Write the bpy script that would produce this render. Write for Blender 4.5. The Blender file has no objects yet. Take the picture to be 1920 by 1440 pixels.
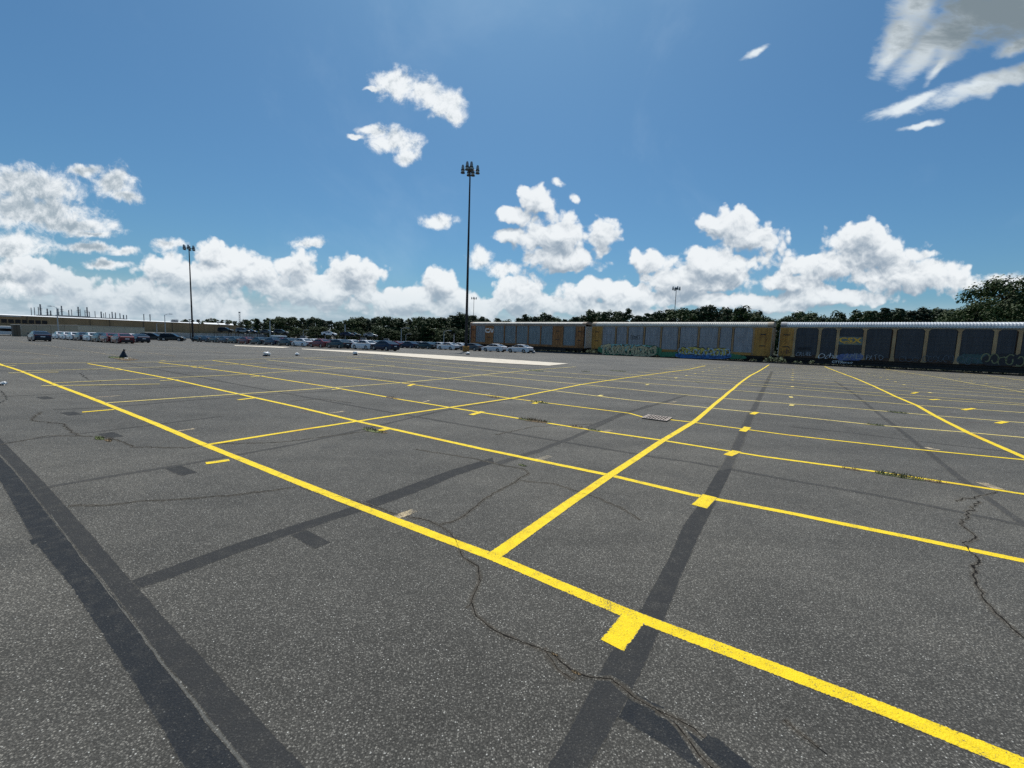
import bpy, bmesh, math, random
from mathutils import Vector, Matrix, noise as mnoise
R = math.radians
random.seed(11)
scene = bpy.context.scene
COL = scene.collection

# ------------------------------------------------------------------ camera geometry
F, PITCH, ROLL, H = 784.0, 0.1029, 0.0350, 1.8
YAW = 0.5887
f_ = Vector((0, math.cos(PITCH), -math.sin(PITCH)))
u0 = Vector((0, math.sin(PITCH), math.cos(PITCH)))
r0 = Vector((1, 0, 0))
rr = r0 * math.cos(ROLL) + u0 * math.sin(ROLL)
uu = -r0 * math.sin(ROLL) + u0 * math.cos(ROLL)
CAM = Vector((0, 0, H))


def ray(px, py):
    return (f_ + rr * ((px - 960) / F) + uu * ((720 - py) / F))


def terrain(x, y):
    s = y - 0.8 * x
    d = s - 40.0
    if d <= 0:
        return 0.0
    if s > 200:
        d = 160.0
    return -0.009 * (d * d / (d + 12.0))


def at(px, py, dz=0.0):
    d = ray(px, py)
    z = 0.0
    for _ in range(40):
        t = (z + dz - H) / d.z
        p = CAM + d * t
        z = 0.5 * z + 0.5 * terrain(p.x, p.y)
    p.z = terrain(p.x, p.y) + dz
    return p


def at_y(px, py, Y):
    d = ray(px, py)
    return CAM + d * (Y / d.y)


SY, CY = math.sin(YAW), math.cos(YAW)
AD = Vector((SY, CY, 0))          # away direction of the long stall lines
BD = Vector((CY, -SY, 0))         # to the right and nearer
G0 = Vector((-0.143, 3.344, 0))
SA, SB = 5.535, 2.825


def grid(b, a):
    return G0 + AD * (b * SB) + BD * (a * SA)


# ------------------------------------------------------------------ helpers
def tag(o, label=None, cat=None, group=None, kind=None):
    if label: o['label'] = label
    if cat: o['category'] = cat
    if group: o['group'] = group
    if kind: o['kind'] = kind
    return o


def empty(name, loc=(0, 0, 0), rz=0.0):
    o = bpy.data.objects.new(name, None)
    o.empty_display_size = 0.2
    COL.objects.link(o)
    o.location = loc
    o.rotation_euler = (0, 0, rz)
    return o


class MB:
    def __init__(s):
        s.v, s.f, s.m, s.uv = [], [], [], []

    def quad(s, a, b, c, d, m=0):
        n = len(s.v)
        s.v += [tuple(a), tuple(b), tuple(c), tuple(d)]
        s.f.append((n, n + 1, n + 2, n + 3)); s.m.append(m)

    def poly(s, pts, m=0):
        n = len(s.v)
        s.v += [tuple(p) for p in pts]
        s.f.append(tuple(range(n, n + len(pts)))); s.m.append(m)

    def box(s, lo, hi, m=0):
        x0, y0, z0 = lo; x1, y1, z1 = hi
        n = len(s.v)
        s.v += [(x0, y0, z0), (x1, y0, z0), (x1, y1, z0), (x0, y1, z0), (x0, y0, z1), (x1, y0, z1), (x1, y1, z1), (x0, y1, z1)]
        for q in ((0, 3, 2, 1), (4, 5, 6, 7), (0, 1, 5, 4), (1, 2, 6, 5), (2, 3, 7, 6), (3, 0, 4, 7)):
            s.f.append(tuple(n + i for i in q)); s.m.append(m)
        return s

    def hexa(s, p, m=0):   # eight corners: bottom 4, top 4
        n = len(s.v)
        s.v += [tuple(q) for q in p]
        for q in ((0, 3, 2, 1), (4, 5, 6, 7), (0, 1, 5, 4), (1, 2, 6, 5), (2, 3, 7, 6), (3, 0, 4, 7)):
            s.f.append(tuple(n + i for i in q)); s.m.append(m)
        return s

    def tube(s, a, b, ra, rb=None, n=8, m=0, cap=True):
        rb = ra if rb is None else rb
        a = Vector(a); b = Vector(b)
        d = (b - a).normalized()
        u = d.orthogonal().normalized(); w = d.cross(u)
        k = len(s.v)
        for (c, r) in ((a, ra), (b, rb)):
            for i in range(n):
                t = 2 * math.pi * i / n
                s.v.append(tuple(c + u * (math.cos(t) * r) + w * (math.sin(t) * r)))
        for i in range(n):
            j = (i + 1) % n
            s.f.append((k + i, k + j, k + n + j, k + n + i)); s.m.append(m)
        if cap:
            s.f.append(tuple(k + i for i in reversed(range(n)))); s.m.append(m)
            s.f.append(tuple(k + n + i for i in range(n))); s.m.append(m)
        return s

    def lathe(s, c, prof, n=12, m=0):
        k = len(s.v)
        for (r, z) in prof:
            for i in range(n):
                t = 2 * math.pi * i / n
                s.v.append((c[0] + r * math.cos(t), c[1] + r * math.sin(t), c[2] + z))
        for j in range(len(prof) - 1):
            for i in range(n):
                i2 = (i + 1) % n
                s.f.append((k + j * n + i, k + j * n + i2, k + (j + 1) * n + i2, k + (j + 1) * n + i)); s.m.append(m)
        s.f.append(tuple(k + i for i in reversed(range(n)))); s.m.append(m)
        s.f.append(tuple(k + (len(prof) - 1) * n + i for i in range(n))); s.m.append(m)
        return s

    def ribbon(s, pts, ws, z=0.004, step=2.0, jit=0.0, uvs=True, wob=0.0):
        """flat strip on the terrain; pts xy list, ws widths"""
        P, W = [], []
        for i in range(len(pts) - 1):
            a, b = Vector(pts[i]).to_2d(), Vector(pts[i + 1]).to_2d()
            n = max(1, int((b - a).length / step))
            for k in range(n):
                t = k / n
                P.append(a.lerp(b, t)); W.append(ws[i] * (1 - t) + ws[i + 1] * t)
        P.append(Vector(pts[-1]).to_2d()); W.append(ws[-1])
        L = 0.0
        k0 = len(s.v)
        for i, p in enumerate(P):
            q0 = P[max(0, i - 1)]; q1 = P[min(len(P) - 1, i + 1)]
            d = (q1 - q0).normalized(); nrm = Vector((-d.y, d.x))
            if i: L += (p - P[i - 1]).length
            o = nrm * (wob * (mnoise.noise(Vector((L * 0.35, p.x * 0.1, 3.1)))))
            hw = W[i] * 0.5
            a = p + o + nrm * (hw + random.uniform(-jit, jit)); b = p + o - nrm * (hw + random.uniform(-jit, jit))
            zz = z * (0.1 + 0.9 * min(1.0, p.length / 40.0))
            s.v.append((a.x, a.y, terrain(a.x, a.y) + zz)); s.v.append((b.x, b.y, terrain(b.x, b.y) + zz))
            s.uv.append((L, 0.0)); s.uv.append((L, 1.0))
        for i in range(len(P) - 1):
            k = k0 + 2 * i
            s.f.append((k, k + 1, k + 3, k + 2)); s.m.append(0)
        return s

    def build(s, name, mats, parent=None, smooth=False, flip=False, solidify=0, recalc=False):
        me = bpy.data.meshes.new(name)
        me.from_pydata(s.v, [], s.f)
        if not isinstance(mats, (list, tuple)): mats = [mats]
        for mm in mats: me.materials.append(mm)
        for p, i in zip(me.polygons, s.m):
            p.material_index = i
            p.use_smooth = smooth
        if s.uv and len(s.uv) == len(s.v):
            l = me.uv_layers.new(name='uv')
            for lp in me.loops: l.data[lp.index].uv = s.uv[lp.vertex_index]
        if recalc:
            bm = bmesh.new(); bm.from_mesh(me)
            bmesh.ops.recalc_face_normals(bm, faces=bm.faces); bm.to_mesh(me); bm.free()
        me.update()
        o = bpy.data.objects.new(name, me)
        COL.objects.link(o)
        if parent: o.parent = parent
        return o


def kids(o):
    return [c for c in COL.objects if c.parent == o]


CH = {}


def copy_tree(o, parent=None):
    if o.name not in CH: CH[o.name] = kids(o)
    c = o.copy(); COL.objects.link(c)
    if parent: c.parent = parent
    for ch in CH[o.name]: copy_tree(ch, c)
    return c


# ------------------------------------------------------------------ materials
class NT:
    def __init__(s, nt): s.nt = nt

    def n(s, t, **kw):
        nd = s.nt.nodes.new(t)
        for k, v in kw.items(): setattr(nd, k, v)
        return nd

    def l(s, a, b): s.nt.links.new(a, b)

    def val(s, sock, v):
        if hasattr(v, 'is_output') or isinstance(v, bpy.types.NodeSocket): s.l(v, sock)
        else: sock.default_value = v

    def math(s, op, a, b=0.0, c=0.0, clamp=False):
        nd = s.n('ShaderNodeMath', operation=op); nd.use_clamp = clamp
        s.val(nd.inputs[0], a); s.val(nd.inputs[1], b); s.val(nd.inputs[2], c)
        return nd.outputs[0]

    def vm(s, op, a, b=None, c=None):
        nd = s.n('ShaderNodeVectorMath', operation=op)
        s.val(nd.inputs[0], a)
        if b is not None: s.val(nd.inputs[1], b)
        if c is not None: s.val(nd.inputs[2], c)
        return nd.outputs['Value'] if op in ('LENGTH', 'DOT_PRODUCT') else nd.outputs[0]

    def mix(s, fac, a, b):
        nd = s.n('ShaderNodeMix', data_type='RGBA')
        s.val(nd.inputs[0], fac); s.val(nd.inputs[6], a); s.val(nd.inputs[7], b)
        return nd.outputs[2]

    def smooth(s, v, a, b):
        nd = s.n('ShaderNodeMapRange', interpolation_type='SMOOTHSTEP')
        s.val(nd.inputs[0], v); nd.inputs[1].default_value = a; nd.inputs[2].default_value = b
        return nd.outputs[0]

    def noise(s, vec, sc, det=3, rough=0.5, dist=0.0):
        nd = s.n('ShaderNodeTexNoise')
        s.l(vec, nd.inputs['Vector']); nd.inputs['Scale'].default_value = sc
        nd.inputs['Detail'].default_value = det; nd.inputs['Roughness'].default_value = rough
        nd.inputs['Distortion'].default_value = dist
        return nd.outputs[0]

    def vor(s, vec, sc, feature='F1'):
        nd = s.n('ShaderNodeTexVoronoi', feature=feature)
        s.l(vec, nd.inputs['Vector']); nd.inputs['Scale'].default_value = sc
        return nd


def c4(c): return (c[0], c[1], c[2], 1.0)


def new_mat(name):
    m = bpy.data.materials.new(name); m.use_nodes = True
    return m, NT(m.node_tree), m.node_tree.nodes['Principled BSDF']


def mat(name, col, rough=0.6, var=0.15, sc=2.0, metal=0.0, bump=0.0, coat=0.0, dirt=None, spec=0.5):
    m, t, b = new_mat(name)
    pos = t.n('ShaderNodeTexCoord').outputs['Object']
    n = t.noise(pos, sc, 4, 0.6)
    k = t.smooth(n, 0.3, 0.7)
    dark = tuple(x * (1 - var) for x in col); lite = tuple(min(1, x * (1 + var)) for x in col)
    c = t.mix(k, c4(dark), c4(lite))
    if dirt:
        n2 = t.noise(pos, sc * 0.4, 5, 0.65)
        c = t.mix(t.math('MULTIPLY', t.smooth(n2, 0.5, 0.75), dirt[1]), c, c4(dirt[0]))
    t.l(c, b.inputs['Base Color'])
    b.inputs['Roughness'].default_value = rough
    b.inputs['Metallic'].default_value = metal
    b.inputs['Coat Weight'].default_value = coat
    b.inputs['Specular IOR Level'].default_value = spec
    if bump:
        bp = t.n('ShaderNodeBump'); bp.inputs['Strength'].default_value = bump; bp.inputs['Distance'].default_value = 0.02
        t.l(n, bp.inputs['Height']); t.l(bp.outputs[0], b.inputs['Normal'])
    return m


def asphalt_group():
    g = bpy.data.node_groups.new('asphalt_surface', 'ShaderNodeTree')
    g.interface.new_socket('Color', in_out='OUTPUT', socket_type='NodeSocketColor')
    g.interface.new_socket('Height', in_out='OUTPUT', socket_type='NodeSocketFloat')
    g.interface.new_socket('Speck', in_out='OUTPUT', socket_type='NodeSocketFloat')
    g.interface.new_socket('Tone', in_out='OUTPUT', socket_type='NodeSocketFloat')
    t = NT(g)
    out = t.n('NodeGroupOutput')
    pos = t.n('ShaderNodeNewGeometry').outputs['Position']
    v1 = t.vor(pos, 100.0)
    cell = t.n('ShaderNodeSeparateColor'); t.l(v1.outputs['Color'], cell.inputs[0])
    r1, r2, r3 = cell.outputs[0], cell.outputs[1], cell.outputs[2]
    dist = v1.outputs['Distance']
    body = t.smooth(dist, 0.62, 0.25)                  # 1 in the middle of a stone
    tone = t.math('MULTIPLY', t.math('POWER', r1, 1.5), body)
    fine = t.noise(pos, 260.0, 2, 0.6)
    base = t.math('MULTIPLY_ADD', tone, 1.15, 0.38)
    base = t.math('MULTIPLY', base, t.math('MULTIPLY_ADD', fine, 0.7, 0.65))
    # voids between stones
    vd = t.smooth(t.noise(pos, 80.0, 4, 0.75), 0.62, 0.42)
    base = t.math('MULTIPLY', base, t.math('MULTIPLY_ADD', vd, 0.45, 0.55))
    # broad mottling
    big = t.noise(pos, 0.16, 5, 0.6); mid = t.noise(pos, 1.3, 5, 0.65); low = t.noise(pos, 7.0, 3, 0.6)
    broad = t.math('ADD', t.math('MULTIPLY_ADD', big, 0.9, 0.55), t.math('ADD', t.math('MULTIPLY_ADD', mid, 0.55, -0.275), t.math('MULTIPLY_ADD', low, 0.4, -0.2)))
    # drag streaks along the traffic direction
    mp = t.n('ShaderNodeMapping'); t.l(pos, mp.inputs[0]); mp.inputs['Rotation'].default_value = (0, 0, YAW); mp.inputs['Scale'].default_value = (0.05, 0.9, 1)
    st = t.noise(mp.outputs[0], 1.0, 4, 0.6)
    broad = t.math('MULTIPLY', broad, t.math('MULTIPLY_ADD', st, 0.9, 0.55))
    base = t.math('MULTIPLY', base, broad)
    # white stones
    white = t.math('MULTIPLY', t.smooth(r2, 0.965, 0.985), t.smooth(dist, 0.42, 0.25))
    cr = t.mix(t.smooth(big, 0.42, 0.62), (0.212, 0.201, 0.174, 1), (0.228, 0.213, 0.180, 1))
    vv = t.n('ShaderNodeCombineXYZ')
    for i in range(3): t.l(base, vv.inputs[i])
    c = t.vm('MULTIPLY', cr, vv.outputs[0])
    c = t.mix(t.math('MULTIPLY', white, 0.9), c, (0.55, 0.54, 0.49, 1))
    # brownish rust / tannin spots
    rs = t.math('MULTIPLY', t.smooth(t.noise(pos, 0.9, 2, 0.5), 0.70, 0.78), t.smooth(t.noise(pos, 14.0, 4, 0.7), 0.42, 0.6))
    c = t.mix(t.math('MULTIPLY', rs, 0.55), c, (0.11, 0.06, 0.035, 1))
    dust = t.math('MULTIPLY', t.smooth(t.noise(pos, 0.8, 4, 0.6, 0.8), 0.66, 0.80), t.smooth(t.noise(pos, 6.0, 4, 0.7), 0.4, 0.65))
    c = t.mix(t.math('MULTIPLY', dust, 0.35), c, (0.30, 0.285, 0.25, 1))
    # oil stains
    oil = t.math('MULTIPLY', t.smooth(t.noise(pos, 0.55, 3, 0.55), 0.64, 0.72), 0.28)
    c = t.mix(oil, c, (0.035, 0.035, 0.035, 1))
    hgt = t.math('MULTIPLY', t.math('ADD', body, t.math('MULTIPLY', vd, 0.8)), 1.0)
    t.l(c, out.inputs['Color']); t.l(hgt, out.inputs['Height']); t.l(white, out.inputs['Speck']); t.l(base, out.inputs['Tone'])
    return g


AG = asphalt_group()


def asphalt_base(name):
    m, t, b = new_mat(name)
    g = t.n('ShaderNodeGroup'); g.node_tree = AG
    b.inputs['Roughness'].default_value = 0.72
    b.inputs['Specular IOR Level'].default_value = 0.22
    bp = t.n('ShaderNodeBump'); bp.inputs['Strength'].default_value = 0.6; bp.inputs['Distance'].default_value = 0.005
    t.l(g.outputs['Height'], bp.inputs['Height']); t.l(bp.outputs[0], b.inputs['Normal'])
    return m, t, b, g, bp


def m_asphalt():
    m, t, b, g, bp = asphalt_base('asphalt')
    t.l(g.outputs['Color'], b.inputs['Base Color'])
    return m


def m_seal(name, col, amt, edge=0.10):
    """dark sealed strip; UV v runs across, its edges break up into the asphalt"""
    m, t, b, g, bp = asphalt_base(name)
    pos = t.n('ShaderNodeNewGeometry').outputs['Position']
    n = t.noise(pos, 9.0, 4, 0.6); fine = t.noise(pos, 120.0, 3, 0.65)
    wear = t.math('MULTIPLY', t.smooth(n, 0.20, 0.58), t.smooth(fine, 0.34, 0.50))
    k = t.math('MULTIPLY', t.math('MULTIPLY_ADD', wear, 0.38, 0.62), amt)
    tone = t.math('MULTIPLY_ADD', t.noise(pos, 150.0, 3, 0.7), 1.1, 0.45)
    vv = t.n('ShaderNodeCombineXYZ')
    for i in range(3): t.l(tone, vv.inputs[i])
    sc = t.vm('MULTIPLY', vv.outputs[0], tuple(col))
    uv = t.n('ShaderNodeUVMap').outputs[0]
    sp = t.n('ShaderNodeSeparateXYZ'); t.l(uv, sp.inputs[0])
    ed = t.math('MULTIPLY', t.math('SUBTRACT', 0.5, t.math('ABSOLUTE', t.math('SUBTRACT', sp.outputs[1], 0.5))), 2.0)
    e = t.smooth(t.math('ADD', ed, t.math('MULTIPLY_ADD', t.noise(pos, 30.0, 3, 0.6), 0.3, -0.15)), 0.0, edge)
    k = t.math('MULTIPLY', k, e)
    t.l(t.mix(k, g.outputs['Color'], sc), b.inputs['Base Color'])
    bp.inputs['Strength'].default_value = 0.45
    b.inputs['Specular IOR Level'].default_value = 0.12; b.inputs['Roughness'].default_value = 0.85
    return m


def m_paint(name, col, pits=0.50, worn=0.0, edge=0.10):
    m, t, b, g, bp = asphalt_base(name)
    pos = t.n('ShaderNodeNewGeometry').outputs['Position']
    uv = t.n('ShaderNodeUVMap').outputs[0]
    sp = t.n('ShaderNodeSeparateXYZ'); t.l(uv, sp.inputs[0])
    ed = t.math('MULTIPLY', t.math('SUBTRACT', 0.5, t.math('ABSOLUTE', t.math('SUBTRACT', sp.outputs[1], 0.5))), 2.0)
    n1 = t.noise(pos, 95.0, 3, 0.6); n2 = t.noise(pos, 9.0, 4, 0.6); n3 = t.noise(pos, 2.2, 3, 0.5)
    # pits where the paint missed the voids
    pit = t.smooth(t.math('ADD', t.math('ADD', n1, t.math('MULTIPLY_ADD', n3, 0.22, -0.07)), t.math('MULTIPLY_ADD', n2, 0.45, -0.225 - 0.10 * worn)), 0.34 + 0.09 * worn, 0.43 + 0.10 * worn)
    e = t.smooth(t.math('ADD', ed, t.math('MULTIPLY_ADD', t.noise(pos, 55.0, 3, 0.7), 0.5, -0.25)), 0.02, edge)
    k = t.math('MULTIPLY', pit, e)
    if worn:
        k = t.math('MULTIPLY', k, t.math('MULTIPLY_ADD', t.smooth(n3, 0.35, 0.55), worn * 0.8, 1 - worn * 0.8))
    else:
        k = t.math('MAXIMUM', k, 0.0)
    dark = tuple(x * 0.80 for x in col)
    pc = t.mix(t.smooth(t.math('ADD', t.math('MULTIPLY', n2, 0.6), t.math('MULTIPLY', n1, 0.4)), 0.35, 0.62), c4(dark), c4(col))
    pc = t.mix(t.math('MULTIPLY', t.smooth(t.noise(pos, 1.1, 3, 0.5), 0.58, 0.72), 0.45), pc, c4((col[0] * 0.78, col[1] * 0.55, col[2] * 1.0)))
    t.l(t.mix(k, g.outputs['Color'], pc), b.inputs['Base Color'])
    bp.inputs['Strength'].default_value = 0.5
    b.inputs['Roughness'].default_value = 0.6
    return m


M = {}
M['asphalt'] = m_asphalt()
M['seal_blue'] = m_seal('seal_dark', (0.022, 0.025, 0.029), 1.0)
M['seal_grey'] = m_seal('seal_grey', (0.034, 0.035, 0.036), 0.95)
M['seal_soft'] = m_seal('seal_soft', (0.050, 0.050, 0.050), 0.78, 0.35)
M['yellow'] = m_paint('yellow_paint', (0.92, 0.66, 0.012))
M['yellow_old'] = m_paint('yellow_paint_thin', (0.88, 0.70, 0.20), worn=0.12)
M['faded'] = m_paint('faded_paint', (0.60, 0.47, 0.27), worn=0.8)
M['concrete'] = mat('concrete', (0.60, 0.53, 0.42), 0.85, 0.12, 1.5, dirt=((0.30, 0.26, 0.2), 0.4))
M['crack'] = mat('crack', (0.012, 0.011, 0.010), 0.95, 0.3, 20, spec=0.1)
M['seam'] = m_seal('pale_seam', (0.12, 0.12, 0.11), 0.8, 0.9)
M['weed'] = mat('weed', (0.10, 0.12, 0.035), 0.8, 0.45, 12)
M['weed_dry'] = mat('weed_dry', (0.16, 0.11, 0.055), 0.85, 0.35, 12)
M['rust_grate'] = mat('grate_iron', (0.36, 0.30, 0.25), 0.6, 0.3, 9, metal=0.3)
M['hole_shade'] = mat('hole_shade', (0.006, 0.006, 0.006), 1.0, 0.1, spec=0.0)
M['mast'] = mat('mast_steel', (0.035, 0.026, 0.024), 0.65, 0.3, 1.2, metal=0.2)
M['galv'] = mat('galvanised', (0.42, 0.44, 0.45), 0.45, 0.12, 3, metal=0.5)
M['lampcan'] = mat('lamp_housing', (0.30, 0.32, 0.33), 0.45, 0.2, 4, metal=0.3)
M['lampdark'] = mat('lamp_dark', (0.03, 0.035, 0.04), 0.5, 0.2, 4)
M['lens'] = mat('lamp_lens', (0.38, 0.40, 0.36), 0.15, 0.1, 4)
M['base_or'] = mat('pole_base_paint', (0.42, 0.20, 0.045), 0.8, 0.2, 2.5, dirt=((0.30, 0.05, 0.04), 0.6))
M['base_red'] = mat('pole_base_red', (0.40, 0.045, 0.035), 0.75, 0.2, 2.5)
M['grass'] = mat('grass', (0.075, 0.105, 0.035), 0.95, 0.4, 0.4, dirt=((0.16, 0.14, 0.08), 0.5))
M['ballast'] = mat('ballast', (0.10, 0.095, 0.09), 0.95, 0.5, 9, bump=0.8)
M['rail'] = mat('rail_steel', (0.12, 0.085, 0.07), 0.5, 0.3, 6, metal=0.6)
M['tie'] = mat('sleeper', (0.06, 0.05, 0.042), 0.9, 0.3, 6)
M['white_roof'] = mat('white_roof', (0.80, 0.80, 0.78), 0.6, 0.05, 0.3)
M['tan_wall'] = mat('tan_cladding', (0.40, 0.25, 0.125), 0.8, 0.12, 0.12, dirt=((0.17, 0.13, 0.08), 0.35))
M['tan_trim'] = mat('brown_trim', (0.13, 0.10, 0.07), 0.8, 0.1, 0.4)
M['beige_wall'] = mat('beige_metal', (0.50, 0.405, 0.28), 0.75, 0.07, 0.4)
M['pale_beige'] = mat('pale_beige_metal', (0.60, 0.52, 0.38), 0.75, 0.06, 0.4)
M['stack'] = mat('stack_steel', (0.17, 0.18, 0.19), 0.55, 0.25, 0.5, metal=0.3)
M['grey_roof'] = mat('roof_plant', (0.16, 0.17, 0.18), 0.7, 0.2, 0.4)
M['pale_wall'] = mat('pale_barrier', (0.42, 0.41, 0.38), 0.85, 0.15, 0.7)
M['bark'] = mat('bark', (0.11, 0.085, 0.065), 0.95, 0.3, 3)
M['black_plastic'] = mat('black_plastic', (0.010, 0.010, 0.012), 0.35, 0.3, 8)
M['white_plastic'] = mat('white_plastic', (0.78, 0.78, 0.76), 0.5, 0.08, 8)
M['tyre'] = mat('tyre', (0.018, 0.018, 0.018), 0.85, 0.2, 6)
M['rim'] = mat('rim', (0.30, 0.31, 0.32), 0.35, 0.15, 6, metal=0.7)
M['glass'] = mat('car_glass', (0.008, 0.012, 0.015), 0.08, 0.1, 2, spec=0.35)
M['trim'] = mat('car_trim', (0.015, 0.015, 0.016), 0.5, 0.1, 5)
M['tail'] = mat('tail_lamp', (0.22, 0.008, 0.008), 0.15, 0.1, 5)
M['head'] = mat('head_lamp', (0.55, 0.57, 0.58), 0.1, 0.1, 5)
CARCOL = {'white': (0.72, 0.73, 0.74), 'red': (0.15, 0.006, 0.012), 'navy': (0.010, 0.016, 0.045), 'black': (0.008, 0.009, 0.010),
          'teal': (0.020, 0.040, 0.048), 'silver': (0.24, 0.25, 0.26), 'grey': (0.075, 0.08, 0.085)}
for k, c in CARCOL.items():
    M['car_' + k] = mat('car_paint_' + k, c, 0.28, 0.03, 0.6, coat=0.3, spec=0.3, metal=0.0 if k in ('white', 'red') else 0.25)


def m_leaf(name, c0, c1):
    m, t, b = new_mat(name)
    oi = t.n('ShaderNodeObjectInfo').outputs['Random']
    pos = t.n('ShaderNodeTexCoord').outputs['Object']
    k = t.smooth(t.math('ADD', t.noise(pos, 0.9, 4, 0.7), t.math('MULTIPLY_ADD', oi, 0.24, -0.12)), 0.30, 0.72)
    c = t.mix(k, c4(c0), c4(c1))
    t.l(c, b.inputs['Base Color'])
    b.inputs['Roughness'].default_value = 0.7
    b.inputs['Specular IOR Level'].default_value = 0.25
    return m


M['pine'] = m_leaf('pine_needles', (0.018, 0.034, 0.018), (0.042, 0.064, 0.026))
M['broad'] = m_leaf('broad_leaves', (0.024, 0.044, 0.016), (0.062, 0.090, 0.026))

# ------------------------------------------------------------------ world: sky and clouds
SUN_EL, SUN_AZ = 64.0, -3.0       # azimuth from +Y, positive to the right


def build_world():
    w = bpy.data.worlds.new('World'); scene.world = w; w.use_nodes = True
    t = NT(w.node_tree)
    bg = w.node_tree.nodes['Background']
    sky = t.n('ShaderNodeTexSky', sky_type='NISHITA')
    sky.sun_disc = False
    sky.sun_elevation = R(SUN_EL); sky.sun_rotation = R(SUN_AZ)
    sky.altitude = 0; sky.air_density = 1.0; sky.dust_density = 1.3; sky.ozone_density = 1.6
    d = t.n('ShaderNodeTexCoord').outputs['Generated']
    sp = t.n('ShaderNodeSeparateXYZ'); t.l(d, sp.inputs[0])
    ay = t.math('MAXIMUM', t.math('ABSOLUTE', sp.outputs[1]), 0.02)
    U = t.math('DIVIDE', sp.outputs[0], ay); V = t.math('DIVIDE', sp.outputs[2], ay)
    uvn = t.n('ShaderNodeCombineXYZ'); t.l(U, uvn.inputs[0]); t.l(V, uvn.inputs[1])
    uv = uvn.outputs[0]
    # heaped low clouds: centre and radii measured as picture angles, turned into real sky directions
    B = [(822, 530, 42, 36), (870, 575, 90, 36), (400, 478, 46, 24), (330, 510, 70, 40), (440, 512, 104, 48), (560, 502, 48, 32), (662, 512, 56, 38), (600, 545, 130, 46), (300, 565, 200, 44), (760, 562, 90, 28),
         (985, 560, 90, 46), (95, 530, 90, 30), (60, 500, 60, 30),
         (1004, 374, 36, 28), (965, 402, 34, 16), (960, 440, 40, 18), (1046, 442, 84, 42), (1125, 436, 42, 34), (1050, 486, 80, 32),
         (1211, 490, 38, 27), (1370, 425, 72, 36), (1404, 446, 66, 34), (1340, 500, 110, 36), (1290, 530, 110, 30), (1130, 545, 66, 28), (1190, 562, 90, 26),
         (1612, 446, 68, 34), (1640, 478, 96, 38), (1540, 500, 80, 36), (1480, 530, 90, 24), (1690, 520, 130, 32), (1560, 556, 120, 16), (1380, 566, 150, 20), (1120, 580, 180, 22)]
    # softer, torn clouds
    S = [(318, 458, 32, 14), (318, 480, 16, 14), (900, 482, 24, 22), (945, 506, 34, 16), (205, 498, 50, 10), (748, 158, 56, 30), (792, 174, 50, 32), (836, 196, 42, 36), (852, 222, 22, 18), (700, 168, 22, 5), (700, 246, 34, 12), (738, 264, 52, 26), (762, 294, 26, 22), (668, 257, 22, 6),
         (822, 412, 38, 15), (575, 452, 34, 12), (1045, 341, 15, 10), (1076, 368, 9, 10), (1800, 530, 70, 15), (1890, 530, 60, 15), (1745, 500, 60, 14), (1740, 478, 22, 7),
         (212, 342, 48, 30), (160, 320, 40, 16), (236, 368, 30, 14), (60, 350, 100, 40), (20, 345, 60, 34), (60, 396, 130, 40), (140, 424, 90, 18), (170, 438, 50, 8), (20, 462, 80, 34), (176, 464, 66, 13), (226, 470, 34, 11), (30, 520, 80, 40)]
    W = [(1722, 14, 60, 60), (1690, 66, 76, 34, 55), (1742, 84, 96, 34, 58), (1790, 70, 80, 44, 50), (1668, 108, 34, 14, 50), (1830, 30, 110, 70), (1900, 20, 110, 84), (1915, 84, 80, 20, 22), (1760, 128, 50, 14, 60),
         (1716, 190, 104, 15, 22), (1850, 158, 130, 20, 20), (1940, 128, 80, 20, 20), (1726, 236, 36, 6, 14), (1417, 96, 26, 8, 28)]

    def uvpx(px, py):
        q = ray(px, py); return q.x / q.y, q.z / q.y

    def field(vec, blobs, sharp):
        cur = None
        for bl in blobs:
            cx, cy, rx, ry = bl[:4]
            u, v = uvpx(cx, cy)
            du = abs(uvpx(cx + 5, cy)[0] - uvpx(cx - 5, cy)[0]) / 10 * rx
            dv = abs(uvpx(cx, cy + 5)[1] - uvpx(cx, cy - 5)[1]) / 10 * ry
            if len(bl) == 5:      # slanting ellipse
                g = R(bl[4]); k = du / rx
                q = t.vm('SUBTRACT', vec, (u, v, 0)); cb = t.n('ShaderNodeCombineXYZ')
                t.l(t.vm('DOT_PRODUCT', q, (math.cos(g) / (rx * k), math.sin(g) / (rx * k), 0)), cb.inputs[0])
                t.l(t.vm('DOT_PRODUCT', q, (-math.sin(g) / (ry * k), math.cos(g) / (ry * k), 0)), cb.inputs[1])
                L = t.vm('LENGTH', cb.outputs[0])
            else:
                L = t.vm('LENGTH', t.vm('MULTIPLY_ADD', vec, (1 / du, 1 / dv, 0), (-u / du, -v / dv, 0)))
            if cur is None: cur = L
            else:
                nd = t.n('ShaderNodeMath', operation='SMOOTH_MIN')
                t.l(cur, nd.inputs[0]); t.l(L, nd.inputs[1]); nd.inputs[2].default_value = sharp
                cur = nd.outputs[0]
        return t.math('MINIMUM', cur, 3.0)

    def warp(vec, seedoff, s1, a1, det=3):
        n1 = t.n('ShaderNodeTexNoise'); t.l(t.vm('ADD', vec, seedoff), n1.inputs['Vector']); n1.inputs['Scale'].default_value = s1; n1.inputs['Detail'].default_value = det
        q = t.vm('SUBTRACT', n1.outputs['Color'], (0.5, 0.5, 0.5))
        return t.vm('MULTIPLY_ADD', q, (a1, a1, 0), vec)

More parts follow.
